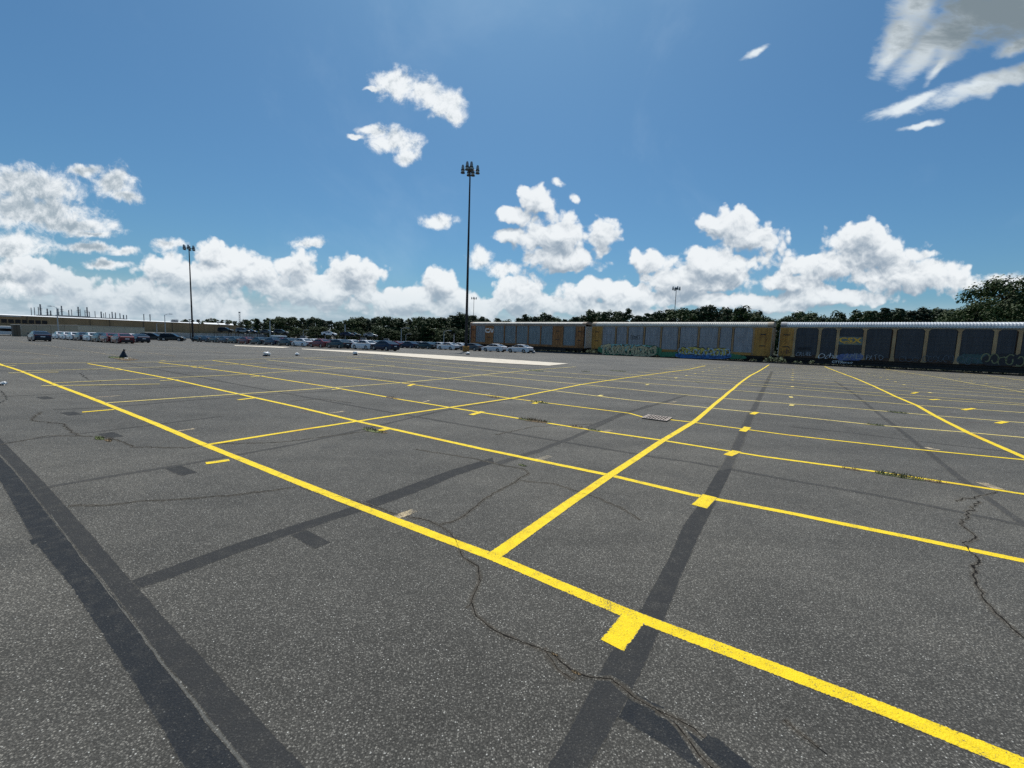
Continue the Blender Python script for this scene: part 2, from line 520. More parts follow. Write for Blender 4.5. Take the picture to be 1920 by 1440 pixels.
    def dens(vec, vraw):
        L = field(vec, B, 0.30)
        fb = t.noise(vraw, 14.0, 8, 0.58, 0.1)
        v1 = t.n('ShaderNodeTexVoronoi', feature='SMOOTH_F1'); t.l(vec, v1.inputs['Vector']); v1.inputs['Scale'].default_value = 26.0; v1.inputs['Smoothness'].default_value = 0.35
        v2 = t.vor(vec, 58.0)
        det = t.math('ADD', t.math('MULTIPLY', t.math('SUBTRACT', fb, 0.5), 1.5),
                     t.math('ADD', t.math('MULTIPLY', t.math('SUBTRACT', 0.5, v1.outputs['Distance']), 0.55), t.math('MULTIPLY', t.math('SUBTRACT', 0.42, v2.outputs['Distance']), 0.28)))
        return t.math('ADD', t.math('SUBTRACT', 1.10, L), det)
    uvw = warp(uv, (3.1, 7.7, 0), 16.0, 0.04)
    off = (0.004, 0.026, 0)
    D0 = dens(uvw, uv)
    D1 = dens(t.vm('ADD', uvw, off), t.vm('ADD', uv, off))
    a = t.smooth(D0, 0.02, 0.32)
    lit = t.math('SUBTRACT', D0, D1)
    fine = t.math('SUBTRACT', t.noise(uvw, 50.0, 4, 0.55), t.noise(t.vm('ADD', uvw, (0.001, 0.006, 0)), 50.0, 4, 0.55))
    body = t.smooth(D0, 0.25, 1.25)
    roll = t.noise(t.vm('MULTIPLY', uvw, (0.7, 1.5, 1)), 8.0, 5, 0.55)
    sh = t.math('MULTIPLY_ADD', lit, 0.85, 0.70)
    sh = t.math('ADD', sh, t.math('MULTIPLY', fine, 0.9))
    sh = t.math('SUBTRACT', sh, t.math('MULTIPLY', body, t.math('MULTIPLY_ADD', t.smooth(roll, 0.36, 0.62), 0.50, 0.10)))
    sh = t.smooth(sh, -0.02, 1.08)
    ccol = t.mix(sh, (4.3, 5.4, 6.6, 1), (12.2, 12.7, 13.0, 1))
    # torn clouds
    fs = t.noise(uv, 19.0, 10, 0.68, 0.3)
    uvs = warp(uv, (1.3, 5.7, 0), 22.0, 0.035)
    Ls = field(uvs, S, 0.3)
    Ds = t.math('ADD', t.math('SUBTRACT', 1.25, Ls), t.math('MULTIPLY', t.math('SUBTRACT', fs, 0.5), 2.1))
    as_ = t.math('MULTIPLY', t.smooth(Ds, 0.08, 0.80), 0.97)
    fs2 = t.noise(t.vm('ADD', uv, (0.002, 0.014, 0)), 19.0, 10, 0.68, 0.3)
    lft = t.smooth(U, -0.55, -0.95)
    ss = t.math('ADD', t.math('MULTIPLY_ADD', t.math('SUBTRACT', fs, fs2), 2.6, 0.86), t.math('MULTIPLY', t.math('SUBTRACT', t.noise(uv, 9.0, 5, 0.6), 0.55), t.math('MULTIPLY', lft, 2.0)))
    ss = t.math('SUBTRACT', ss, t.math('MULTIPLY', lft, t.math('MULTIPLY', t.smooth(Ds, 0.4, 1.3), 0.42)))
    scol = t.mix(t.smooth(ss, 0.0, 1.05), (4.6, 5.7, 6.6, 1), (12.4, 12.9, 13.2, 1))
    # streaky high clouds
    mp = t.n('ShaderNodeMapping'); t.l(uv, mp.inputs[0]); mp.inputs['Rotation'].default_value = (0, 0, R(-48)); mp.inputs['Scale'].default_value = (0.6, 1.6, 1)
    fbw = t.noise(mp.outputs[0], 10.0, 10, 0.66, 0.3)
    Lw = field(warp(uv, (9.1, 1.7, 0), 12.0, 0.045), W, 0.45)
    Dw = t.math('ADD', t.math('SUBTRACT', 1.14, Lw), t.math('MULTIPLY', t.math('SUBTRACT', fbw, 0.5), 2.2))
    aw = t.math('MULTIPLY', t.smooth(Dw, 0.0, 0.85), 0.96)
    gx, gy = uvpx(1868, 16)
    Lg = t.vm('LENGTH', t.vm('MULTIPLY_ADD', uv, (1 / 0.34, 1 / 0.19, 0), (-gx / 0.34, -gy / 0.19, 0)))
    gk = t.smooth(t.math('ADD', t.math('SUBTRACT', 1.0, Lg), t.math('MULTIPLY', t.math('SUBTRACT', fbw, 0.5), 1.6)), -0.1, 0.85)
    wcol = t.mix(gk, (11.0, 12.0, 12.6, 1), (2.9, 3.6, 4.0, 1))
    veil = t.math('MULTIPLY', t.smooth(t.noise(d, 2.6, 6, 0.62, 0.4), 0.50, 0.80), 0.12)
    hz = t.math('POWER', t.math('SUBTRACT', 1.0, t.math('ABSOLUTE', sp.outputs[2])), 20.0)
    tint = t.vm('MULTIPLY', sky.outputs[0], (0.565, 0.985, 1.21))
    c = t.mix(t.math('MULTIPLY', hz, 0.60), tint, (5.6, 7.9, 10.0, 1))
    c = t.mix(veil, c, (9, 11.0, 12.8, 1))
    front = t.smooth(sp.outputs[1], -0.25, 0.15)          # the half of the sky behind the viewer is mostly clear
    fr = t.math('MULTIPLY_ADD', front, 0.75, 0.25)
    c = t.mix(t.math('MULTIPLY', aw, front), c, wcol)
    # low clouds thin out into the haze of the horizon
    hf = t.smooth(sp.outputs[2], -0.02, 0.13)
    grey = t.mix(t.smooth(t.noise(t.vm('MULTIPLY', uv, (0.5, 1.6, 1)), 13.0, 6, 0.6), 0.36, 0.62), (5.3, 6.8, 8.0, 1), (8.6, 9.8, 10.8, 1))
    c = t.mix(t.math('MULTIPLY', t.math('MULTIPLY', t.smooth(sp.outputs[2], 0.10, 0.035), 0.80), front), c, grey)
    ccol = t.mix(t.math('MULTIPLY_ADD', hf, 0.5, 0.5), grey, ccol)
    c = t.mix(t.math('MULTIPLY', as_, fr), c, scol)
    c = t.mix(t.math('MULTIPLY', t.math('MULTIPLY', a, fr), t.math('MULTIPLY_ADD', hf, 0.35, 0.63)), c, ccol)
    t.l(c, bg.inputs[0]); bg.inputs[1].default_value = 0.072
    w.cycles.sampling_method = 'MANUAL'; w.cycles.sample_map_resolution = 512


build_world()
sl = bpy.data.lights.new('sun', 'SUN'); sl.energy = 4.4; sl.angle = R(0.53); sl.color = (1.0, 0.965, 0.91)
so = bpy.data.objects.new('sun', sl); COL.objects.link(so)
sv = Vector((math.sin(R(SUN_AZ)) * math.cos(R(SUN_EL)), math.cos(R(SUN_AZ)) * math.cos(R(SUN_EL)), math.sin(R(SUN_EL))))
so.rotation_euler = (-sv).to_track_quat('-Z', 'Y').to_euler()

cd = bpy.data.cameras.new('camera'); cam = bpy.data.objects.new('camera', cd); COL.objects.link(cam)
cd.sensor_width = 36; cd.lens = F / 1920 * 36; cd.clip_start = 0.1; cd.clip_end = 20000
mx = Matrix((rr, uu, -f_)).transposed().to_4x4(); mx.translation = CAM
cam.matrix_world = mx
scene.camera = cam
scene.view_settings.view_transform = 'Standard'; scene.view_settings.look = 'None'
scene.view_settings.exposure = 0.0; scene.view_settings.gamma = 1.0
scene.render.engine = 'CYCLES'
scene.cycles.max_bounces = 5; scene.cycles.diffuse_bounces = 2; scene.cycles.glossy_bounces = 3
scene.cycles.use_denoising = False

exec_sections = []
# ------------------------------------------------------------------ ground
def axis(lo, hi, step, far):
    a = []
    v = lo
    while v <= hi + 1e-6: a.append(v); v += step
    e = step; x = hi
    up = []
    while x < far:
        e *= 1.6; x += e; up.append(x)
    dn = []; e = step; x = lo
    while x > -far:
        e *= 1.6; x -= e; dn.append(x)
    return list(reversed(dn)) + a + up


def ground_sheet():
    xs = axis(-150, 110, 3.0, 6000); ys = axis(-12, 171, 3.0, 6000)
    b = MB()
    for y in ys:
        for x in xs: b.v.append((x, y, terrain(x, y)))
    n = len(xs)
    for j in range(len(ys) - 1):
        for i in range(n - 1):
            k = j * n + i
            b.f.append((k, k + 1, k + n + 1, k + n)); b.m.append(0)
    o = b.build('ground', M['asphalt'], smooth=True)
    tag(o, kind='structure')


ground_sheet()


def ribbon_px(b, pts, ws, z, **kw):
    b.ribbon([at(*p) for p in pts], ws, z, **kw)


def band(b, LE, RE, z, n=60, jit=0.004):
    def along(e, t):
        L = [0]
        for i in range(len(e) - 1): L.append(L[-1] + math.dist(e[i], e[i + 1]))
        d = t * L[-1]
        for i in range(len(e) - 1):
            if d <= L[i + 1] + 1e-6:
                k = (d - L[i]) / (L[i + 1] - L[i]); return (e[i][0] * (1 - k) + e[i + 1][0] * k, e[i][1] * (1 - k) + e[i + 1][1] * k)
    k0 = len(b.v); s_ = 0; last = None
    P1 = [tuple(at(*p).to_2d()) for p in LE]; P2 = [tuple(at(*p).to_2d()) for p in RE]
    for i in range(n + 1):
        a = Vector(along(P1, i / n)); c = Vector(along(P2, i / n)); d = (c - a).normalized()
        a = a - d * random.uniform(-jit, jit); c = c + d * random.uniform(-jit, jit)
        if last is not None: s_ += (a - last).length
        last = a; zz = z * (0.1 + 0.9 * min(1.0, a.length / 40.0))
        b.v.append((a.x, a.y, terrain(a.x, a.y) + zz)); b.v.append((c.x, c.y, terrain(c.x, c.y) + zz)); b.uv += [(s_, 0.0), (s_, 1.0)]
    for i in range(n):
        k = k0 + 2 * i; b.f.append((k, k + 1, k + 3, k + 2)); b.m.append(0)


def seals():
    b = MB()
    # left half of the wide double strip, blue black
    band(b, [(-140, 790), (0, 903), (61, 1014), (135, 1104), (193, 1194), (246, 1276), (295, 1354), (344, 1440), (400, 1530)], [(-60, 790), (29, 885), (94, 969), (197, 1096), (242, 1153), (303, 1239), (361, 1305), (410, 1375), (463, 1440), (540, 1530)], 0.004, 90)
    # tab beside the drain strip in front
    ribbon_px(b, [(1168, 1317), (1250, 1362), (1338, 1420), (1400, 1470)], [0.20, 0.21, 0.21, 0.2], 0.005, step=0.2, jit=0.004)
    b.ribbon([at(58, 1017), at(86, 1010)], [0.14, 0.14], 0.006)
    tag(b.build('dark_sealed_patches', M['seal_blue']), kind='structure')
    b = MB()
    band(b, [(-60, 788), (29, 883), (94, 967), (197, 1094), (242, 1151), (303, 1237), (361, 1303), (410, 1373), (463, 1438), (540, 1528)], [(-60, 762), (29, 850), (82, 903), (164, 993), (246, 1088), (328, 1178), (410, 1264), (492, 1354), (574, 1440), (650, 1525)], 0.0055, 90)
    band(b, [(990, 1500), (1025, 1440), (1050, 1395), (1091, 1321), (1140, 1231), (1206, 1133), (1255, 1043), (1280, 985), (1305, 952), (1345, 883)],
         [(1075, 1500), (1103, 1440), (1128, 1399), (1160, 1346), (1214, 1239), (1247, 1161), (1280, 1075), (1311, 1006), (1333, 961), (1374, 878)], 0.007, 90)
    band(b, [(248, 1088), (328, 1059), (451, 1016), (574, 977), (640, 957), (690, 938), (763, 911), (845, 881), (923, 858)], [(252, 1107), (336, 1079), (455, 1034), (574, 993), (640, 971), (712, 948), (775, 926), (853, 893), (927, 868)], 0.004, 60)
    b.ribbon([at(560, 999), at(605, 1023)], [0.15, 0.15], 0.006)
    b.ribbon([at(325, 876), at(355, 889)], [0.18, 0.18], 0.006)
    b.ribbon([at(198, 812), at(218, 820)], [0.2, 0.2], 0.006)
    b.ribbon([at(125, 773), at(142, 778)], [0.2, 0.2], 0.006)
    b.ribbon([at(78, 744), at(92, 748)], [0.2, 0.2], 0.006)
    tag(b.build('grey_sealed_patches', M['seal_grey']), kind='structure')
    b = MB()
    band(b, [(1345, 883), (1372, 838), (1394, 790), (1415, 752), (1432, 720), (1445, 696)], [(1374, 878), (1392, 838), (1408, 795), (1425, 755), (1439, 722), (1450, 697)], 0.007, 40)
    ribbon_px(b, [(92, 913), (200, 894), (340, 872), (460, 850), (560, 832), (680, 805), (820, 772), (980, 745)], [0.10] * 8, 0.004, step=0.6, jit=0.006)
    ribbon_px(b, [(930, 870), (1010, 845), (1080, 818), (1150, 785), (1215, 760)], [0.16, 0.14, 0.12, 0.11, 0.10], 0.004, step=0.5, jit=0.008)
    ribbon_px(b, [(-20, 836), (60, 823), (160, 812), (260, 800), (420, 780)], [0.08] * 5, 0.004, step=0.6, jit=0.006)
    ribbon_px(b, [(100, 768), (200, 764), (340, 752), (470, 742), (640, 732)], [0.10] * 5, 0.004, step=0.6, jit=0.006)
    ribbon_px(b, [(0, 744), (120, 738), (280, 728), (420, 720)], [0.09] * 4, 0.004, step=0.6, jit=0.006)
    ribbon_px(b, [(240, 683), (330, 699), (500, 731), (640, 757), (830, 790), (1000, 819), (1220, 856), (1300, 867), (1480, 900), (1640, 928), (1800, 960), (1990, 1000)], [0.10] * 12, 0.006, step=0.6, jit=0.006)
    ribbon_px(b, [(1565, 715), (1600, 737), (1640, 770), (1690, 808), (1740, 848), (1800, 896), (1870, 948), (1960, 1010)], [0.11] * 8, 0.006, step=0.6, jit=0.008)
    ribbon_px(b, [(1480, 800), (1600, 812), (1760, 832), (1900, 848), (2050, 862)], [0.09] * 5, 0.004, step=0.6, jit=0.006)
    ribbon_px(b, [(1100, 802), (1165, 776), (1225, 760), (1290, 740)], [0.12] * 4, 0.006, step=0.6, jit=0.006)
    ribbon_px(b, [(300, 690), (480, 680), (640, 700), (800, 720)], [0.16] * 4, 0.004, step=0.8, jit=0.006)
    tag(b.build('worn_sealed_patches', M['seal_soft']), kind='structure')
    b = MB()
    ribbon_px(b, [(95, 965), (150, 1042), (235, 1150), (300, 1238), (370, 1325), (450, 1425), (520, 1510)], [0.006, 0.007, 0.008, 0.014, 0.02, 0.02, 0.02], 0.009, step=0.1, jit=0.004)
    tag(b.build('pale_seam', M['seam']), kind='structure')


seals()


def lines():
    LB = {0: [(-160, 628), (5, 685), (40, 696), (97, 719), (197, 757), (290, 794), (383, 833), (560, 905), (740, 975), (920, 1043), (1165, 1147), (1440, 1250), (1660, 1332), (1935, 1440), (2100, 1505)],
          1: [(165, 682), (217, 691), (312, 709), (448, 739), (560, 764), (670, 790), (800, 819), (900, 841), (1010, 864), (1143, 891), (1300, 928), (1480, 962), (1700, 1006), (1935, 1055), (2150, 1100)],
          2: [(298, 680), (350, 686), (467, 702), (627, 727), (750, 749), (843, 764), (1000, 789), (1125, 809), (1243, 826), (1330, 840), (1430, 856), (1640, 884), (1800, 908), (1935, 929), (2150, 962)],
          3: [(398, 676), (500, 690), (600, 699), (752, 718), (870, 735), (958, 747), (1100, 765), (1180, 775), (1212, 784), (1256, 787), (1300, 792), (1480, 816), (1700, 841), (1935, 864), (2200, 890)],
          4: [(500, 675), (640, 690), (840, 710), (940, 721), (1033, 732), (1180, 750), (1331, 765), (1480, 780), (1640, 797), (1814, 811), (1935, 822), (2200, 848)],
          5: [(570, 672), (700, 684), (900, 703), (1090, 721), (1230, 735), (1354, 747), (1480, 757), (1600, 766), (1752, 779.5), (1935, 794), (2200, 816)],
          6: [(650, 671), (800, 684), (1000, 703), (1150, 714), (1371, 731.5), (1500, 742), (1718, 760), (1935, 775), (2200, 796)],
          7: [(720, 671), (900, 686), (1080, 701), (1400, 722), (1685, 745), (1935, 761), (2200, 780)]}
    y = MB(); yo = MB()
    for k, pts in LB.items():
        tgt = y if k <= 3 else yo
        w = {0: 0.112, 1: 0.108, 2: 0.100, 3: 0.095}.get(k, 0.10)
        ribbon_px(tgt, pts, [w] * len(pts), 0.010, step=0.25 if k < 2 else 0.6, jit=0.004, wob=0.014)
    for k in range(8, 24):
        p0 = grid(k, -1.2 if k < 18 else 0.4); p1 = grid(k, 4.6)
        dev = 0.16
        # stop short of the train
        pts = []
        n = 16
        for i in range(n + 1):
            q = p0.lerp(p1, i / n)
            if q.y > 85.2 - 0.78 * q.x - 5.5: continue
            if k in (12, 13, 14, 15, 16, 17) and q.x < 6: continue
            pts.append((q.x + random.uniform(-0.05, 0.05), q.y + random.uniform(-dev, dev) * 0.5))
        if len(pts) > 2: yo.ribbon(pts, [0.10] * len(pts), 0.014, step=1.0, jit=0.006)
    # long lines away from the camera
    LA = [([(925, 1043), (1010, 984), (1143, 891), (1243, 826), (1301, 791), (1331, 765.5), (1354, 746.5), (1371, 732), (1390, 716), (1407, 704.5), (1425, 695), (1442, 684)], 0.125),
          ([(388, 834), (520, 813), (670, 790), (760, 776), (843, 764), (958, 747), (1033, 732.5), (1090, 721), (1150, 712), (1215, 703), (1290, 693), (1322, 686)], 0.11),
          ([(2080, 925), (1935, 864), (1814, 811), (1752, 779.5), (1718, 760), (1680, 744), (1640, 725), (1605, 710), (1570, 697), (1546, 687.5)], 0.125)]
    for pts, w in LA:
        ribbon_px(y, pts, [w] * len(pts), 0.012, step=0.5, jit=0.004, wob=0.02)
    LO = [([(197, 756), (330, 747), (448, 739), (540, 733), (627, 727), (752, 718), (840, 710), (925, 701), (1000, 694), (1080, 688)], 0.095),
          ([(97, 718.5), (200, 714), (312, 709), (467, 702), (600, 693), (740, 685)], 0.085),
          ([(36, 696), (120, 694), (217, 691), (350, 687), (500, 681)], 0.085),
          ([(3, 683), (100, 681), (200, 680.5), (300, 679), (500, 673), (700, 668)], 0.09),
          ([(1935, 738.5), (1830, 721), (1760, 708), (1700, 699), (1660, 692)], 0.10),
          ([(1935, 716), (1850, 704), (1790, 698)], 0.09)]
    for pts, w in LO:
        ribbon_px(yo, pts, [w] * len(pts), 0.018, step=0.8, jit=0.006, wob=0.02)
    # stub marks beside the lines
    T = [(1187, 1160, 1147, 1210, 0.155), (1331, 930, 1311, 950, 0.17), (430, 863, 386, 869, 0.12), (731, 803, 700, 810, 0.16), (214, 768, 154, 773, 0.11), (480, 746, 446, 750, 0.12)]
    for (xa, ya, xb, yb, w) in T:
        y.ribbon([at(xa, ya), at(xb, yb)], [w, w], 0.0135, step=0.05, jit=0.003)
    T2 = [(1382, 846, 1364, 854), (1402, 801, 1392, 809), (1419, 773, 1410, 777), (905, 772, 883, 778), (1016, 753, 1000, 757), (776, 720, 766, 724), (1826, 766, 1806, 769), (1886, 791, 1870, 794),
          (1760, 749, 1745, 750), (1720, 736, 1710, 738)]
    for (xa, ya, xb, yb) in T2:
        y.ribbon([at(xa, ya), at(xb, yb)], [0.15, 0.15], 0.0135, step=0.1, jit=0.003)
    for b_ in range(4, 17):
        for a_ in (-0.63, 0.37, 1.37, 2.37):
            if a_ == 0.37 and b_ < 5: continue
            if a_ in (1.37, 2.37) and b_ < 9: continue
            p = grid(b_ - 0.02, a_ + random.uniform(-0.01, 0.01)); q = grid(b_ - 0.17, a_)
            if p.y > 85.2 - 0.78 * p.x - 7 or random.random() < 0.12: continue
            if p.x < 6 and b_ > 11: continue
            yo.ribbon([p, q], [0.13, 0.13], 0.022, step=0.2)
    for (xa, ya, xb, yb) in ((310, 676, 300, 677), (110, 698, 16, 700), (300, 720.5, 78, 724), (30, 686, 0, 687), (235, 694, 205, 694.5), (335, 712, 300, 714.5), (382, 688, 360, 690), (495, 705, 470, 707.5), (640, 729, 622, 731)):
        yo.ribbon([at(xa, ya), at(xb, yb)], [0.1, 0.1], 0.022, step=0.5)
    y.uv and tag(y.build('yellow_line_markings', M['yellow']), kind='structure')
    tag(yo.build('thin_yellow_line_markings', M['yellow_old']), kind='structure')
    fd = MB()
    for (xa, ya, xb, yb, w) in ((737, 972, 778, 957, 0.10), (1009, 862, 1032, 855, 0.12), (328, 809, 364, 804, 0.09), (617, 775, 646, 771, 0.10), (1130, 811, 1146, 806, 0.13), (180, 745, 226, 742, 0.08),
                                (790, 755, 805, 751, 0.1), (1255, 755, 1268, 753, 0.12), (1735, 839, 1760, 844, 0.14), (1840, 905, 1872, 917, 0.16), (905, 741, 920, 738, 0.1), (55, 674, 80, 673, 0.15)):
        fd.ribbon([at(xa, ya), at(xb, yb)], [w, w], 0.008, step=0.05, jit=0.006)
    for (xa, ya, xb, yb) in ((-60, 650, 110, 668), (40, 642, 250, 672), (0, 636, 60, 643), (150, 648, 330, 668), (250, 645, 420, 662), (320, 642, 500, 660), (700, 664, 860, 672), (480, 668, 760, 675)):
        fd.ribbon([at(xa, ya), at(xb, yb)], [0.1, 0.1], 0.010, step=2.0, jit=0.01)
    tag(fd.build('faded_line_markings', M['faded']), kind='structure')


lines()


def slab(name, pts, z, m, n=12):
    """filled band between an upper and a lower picture edge"""
    top, bot = pts
    b = MB()
    def along(e, t):
        L = [0]
        for i in range(len(e) - 1): L.append(L[-1] + math.dist(e[i], e[i + 1]))
        d = t * L[-1]
        for i in range(len(e) - 1):
            if d <= L[i + 1] + 1e-6:
                k = (d - L[i]) / (L[i + 1] - L[i]); return (e[i][0] * (1 - k) + e[i + 1][0] * k, e[i][1] * (1 - k) + e[i + 1][1] * k)
    for i in range(n + 1):
        a = at(*along(top, i / n)); c = at(*along(bot, i / n))
        for k in range(5):
            q = a.lerp(c, k / 4); b.v.append((q.x, q.y, terrain(q.x, q.y) + z))
    for i in range(n):
        for k in range(4):
            j = i * 5 + k
            b.f.append((j, j + 1, j + 6, j + 5)); b.m.append(0)
    o = b.build(name, m, recalc=False)
    bm = bmesh.new(); bm.from_mesh(o.data)
    for f in bm.faces:
        if f.normal.z < 0: f.normal_flip()
    bm.to_mesh(o.data); bm.free()
    tag(o, kind='structure')
    return o


slab('concrete_pavement', ([(566, 654.2), (700, 659.5), (840, 667.3), (960, 675), (1066, 682.3)], [(566, 655.2), (700, 664), (840, 675), (930, 681), (1030, 686.2)]), 0.03, M['concrete'], 30)
slab('concrete_pavement', ([(440, 647.4), (545, 651)], [(440, 648.6), (530, 652.6)]), 0.03, M['concrete'], 10)


M['crack_dirt'] = m_seal('crack_dirt', (0.060, 0.047, 0.033), 0.55, 1.0)


def cracks():
    dirt = MB()
    C = [([(868, 1045), (895, 1062), (901, 1090), (890, 1110), (885, 1130), (893, 1155), (915, 1175), (945, 1192), (975, 1203), (1010, 1215), (1035, 1225), (1050, 1240), (1080, 1262), (1110, 1272), (1145, 1272), (1170, 1290), (1190, 1310), (1230, 1330), (1265, 1355), (1290, 1385), (1310, 1415), (1345, 1450), (1380, 1480)], 0.011),
         ([(680, 944), (705, 950), (745, 965), (800, 975), (822, 985), (850, 978), (870, 968), (885, 955), (897, 945), (925, 925), (945, 915), (965, 905), (978, 895), (993, 888), (982, 879), (940, 872), (890, 860), (840, 852)], 0.010),
         ([(822, 985), (845, 1000), (858, 1020), (868, 1045)], 0.007),
         ([(975, 901), (1040, 907), (1080, 921), (1110, 930), (1170, 955), (1200, 975)], 0.005),
         ([(1835, 940), (1815, 965), (1800, 985), (1833, 1008), (1805, 1018), (1820, 1035), (1835, 1045), (1825, 1075), (1832, 1100), (1850, 1130), (1880, 1160), (1895, 1175), (1925, 1203)], 0.019),
         ([(130, 948), (200, 948), (260, 940), (350, 935), (420, 930), (510, 920), (560, 912)], 0.008),
         ([(180, 818), (210, 822), (235, 830), (250, 838), (350, 840), (400, 832), (520, 830), (640, 815), (690, 808)], 0.012),
         ([(80, 772), (55, 788), (120, 795), (135, 810), (150, 818)], 0.014),
         ([(0, 730), (14, 748), (0, 756)], 0.02), ([(150, 700), (165, 712), (190, 716)], 0.03),
         ([(1230, 1330), (1262, 1345), (1300, 1365), (1320, 1385)], 0.006), ([(885, 1130), (868, 1147)], 0.004),
         ([(1020, 1215), (1045, 1255), (1085, 1280)], 0.006), ([(0, 834), (90, 817), (180, 818)], 0.007),
         ([(560, 912), (600, 925), (680, 944)], 0.006), ([(1470, 1350), (1510, 1385), (1560, 1420)], 0.004),
         ([(545, 752), (600, 748), (660, 755)], 0.015), ([(840, 852), (780, 842)], 0.006), ([(1790, 940), (1840, 930), (1870, 922)], 0.015), ([(930, 815), (1000, 800), (1110, 795)], 0.006)]
    b = MB()
    for pts, w in C:
        W = [at(*p) for p in pts]
        P = []
        for i in range(len(W) - 1):
            a, c = W[i].to_2d(), W[i + 1].to_2d()
            L = (c - a).length
            n = max(2, int(L / 0.022)) if L < 3 else int(L / 0.08)
            d = (c - a).normalized(); nr = Vector((-d.y, d.x))
            for k in range(n):
                t = k / n
                q = a.lerp(c, t)
                am = min(0.05, L * 0.07)
                q += nr * (mnoise.noise(Vector((q.x * 9, q.y * 9, 1))) * am + mnoise.noise(Vector((q.x * 38, q.y * 38, 5))) * am * 0.5)
                P.append(q)
        P.append(W[-1].to_2d())
        if W[0].length < 14: dirt.ribbon(P[::3], [0.035 + 0.03 * random.random() for _ in P[::3]], 0.0076, step=9, jit=0.008)
        ws = [max(0.0012, w * (0.55 + 0.9 * mnoise.noise(Vector((p.x * 14, p.y * 14, 9)))) * (0.45 + 0.8 * random.random())) for p in P]
        b.ribbon(P, ws, 0.0145, step=9, jit=w * 0.12)
    tag(dirt.build('crack_dirt', M['crack_dirt']), kind='structure')
    o = b.build('pavement_cracks', M['crack'])
    tag(o, kind='structure')


cracks()


def weeds():
    """tufts growing from the cracks and the painted lines"""
    spots = [((700, 808), 0.22, 14, 'g'), ((712, 810), 0.16, 10, 'd'), ((186, 822), 0.13, 12, 'g'), ((203, 826), 0.10, 10, 'd'), ((984, 787), 0.16, 10, 'g'), ((1000, 789), 0.28, 22, 'd'), ((1018, 791), 0.16, 10, 'g'), ((1082, 801), 0.14, 9, 'd'), ((1115, 807), 0.12, 10, 'g'),
             ((1012, 755), 0.25, 14, 'g'), ((1684, 893), 0.22, 24, 'g'), ((1697, 895), 0.12, 10, 'd'), ((1750, 903), 0.12, 8, 'd'), ((1642, 797), 0.14, 14, 'g'), ((1684, 774), 0.2, 16, 'g'), ((980, 873), 0.06, 9, 'g'),
             ((1222, 711), 0.1, 7, 'g'), ((1254, 713), 0.1, 7, 'g'), ((1308, 717), 0.1, 6, 'g'), ((1530, 721), 0.08, 6, 'g'), ((925, 745), 0.2, 6, 'd'), ((735, 746), 0.2, 6, 'd'), ((1595, 880), 0.1, 6, 'd'), ((1232, 672), 0.4, 8, 'g'),
             ((222, 671), 0.9, 30, 'g'), ((236, 674), 1.0, 26, 'd'), ((1040, 1228), 0.016, 4, 'd'), ((1080, 1262), 0.020, 5, 'd'), ((1100, 622 + 75), 0.3, 8, 'g'), ((1000, 695), 0.6, 14, 'g'), ((1160, 696), 0.5, 10, 'g')]
    for i, (p, r, n, c) in enumerate(spots):
        q = at(*p)
        b = MB()
        m_ = 14; ring = []
        for k in range(m_):
            a = 6.283 * k / m_; rr_ = r * random.uniform(0.7, 1.15)
            ring.append((rr_ * math.cos(a) * 1.3, rr_ * math.sin(a) * 0.42, -0.004))
        b.poly(ring)
        for k in range(n * 5):
            a = random.uniform(0, 6.28); rad = r * 0.95 * math.sqrt(random.random())
            x = rad * math.cos(a) * 1.3; y = rad * math.sin(a) * 0.4
            h = random.uniform(0.3, 1) * min(0.07, 0.006 + r * 0.22); w = 0.0012 + min(r, 0.3) * 0.018
            l = random.uniform(0, 6.28); dx, dy = math.cos(l) * w, math.sin(l) * w
            ox, oy = random.uniform(-1, 1) * h * 0.9, random.uniform(-1, 1) * h * 0.9
            b.quad((x - dx, y - dy, -0.004), (x + dx, y + dy, -0.004), (x + ox * 0.6 + dx, y + oy * 0.6 + dy, h * 0.7), (x + ox, y + oy, h))
        o = b.build('weed_tuft', M['weed'] if c == 'g' else M['weed_dry'])
        o.location = (q.x, q.y, q.z + 0.005 + 0.02 * (0.1 + 0.9 * min(1.0, q.length / 40)))
        o.rotation_euler = (0, 0, -YAW)
        yield o, p, c


def weed_labels():
    for i, (o, p, c) in enumerate(weeds()):
        shade = 'green' if c == 'g' else 'dry brownish'
        tag(o, '%s weed tuft %s' % (shade, WEED[i]), 'weed', 'weed tufts growing through the asphalt')


WEED = ['left of the yellow stub where two lines cross', 'just right of the green tuft by the crossing stub', 'on the long thin crack near the left edge', 'beside the green one on the left edge crack',
        'at the left end of the weedy third line', 'forming the widest clump on the weedy third line', 'just right of the widest clump on the third line', 'between the weedy stretch and the faded stub',
        'touching the faded stub on the third line', 'at the short stub on the fourth line', 'thickest on the third line at right', 'just right of the thickest one on the right',
        'farthest right on the third line', 'small and round beyond the drain strip', 'beyond the fifth line toward the right', 'at the corner of the forked crack',
        'leftmost of three sprigs beyond the drain', 'middle of three sprigs beyond the drain', 'rightmost of three sprigs beyond the drain', 'standing alone right of the middle long line',
        'tiny, on the fourth line left of centre', 'tiny, on the fourth line at far left', 'tiny, left of the thickest right hand tuft', 'far off before the middle railcar',
        'spreading left of the black bag', 'spreading in front of the black bag', 'tiny, in the crack below the line junction', 'where the long crack meets the sealed strip',
        'near the tip of the long concrete strip', 'just in front of the long concrete strip', 'right of the tip of the long concrete strip']
weed_labels()


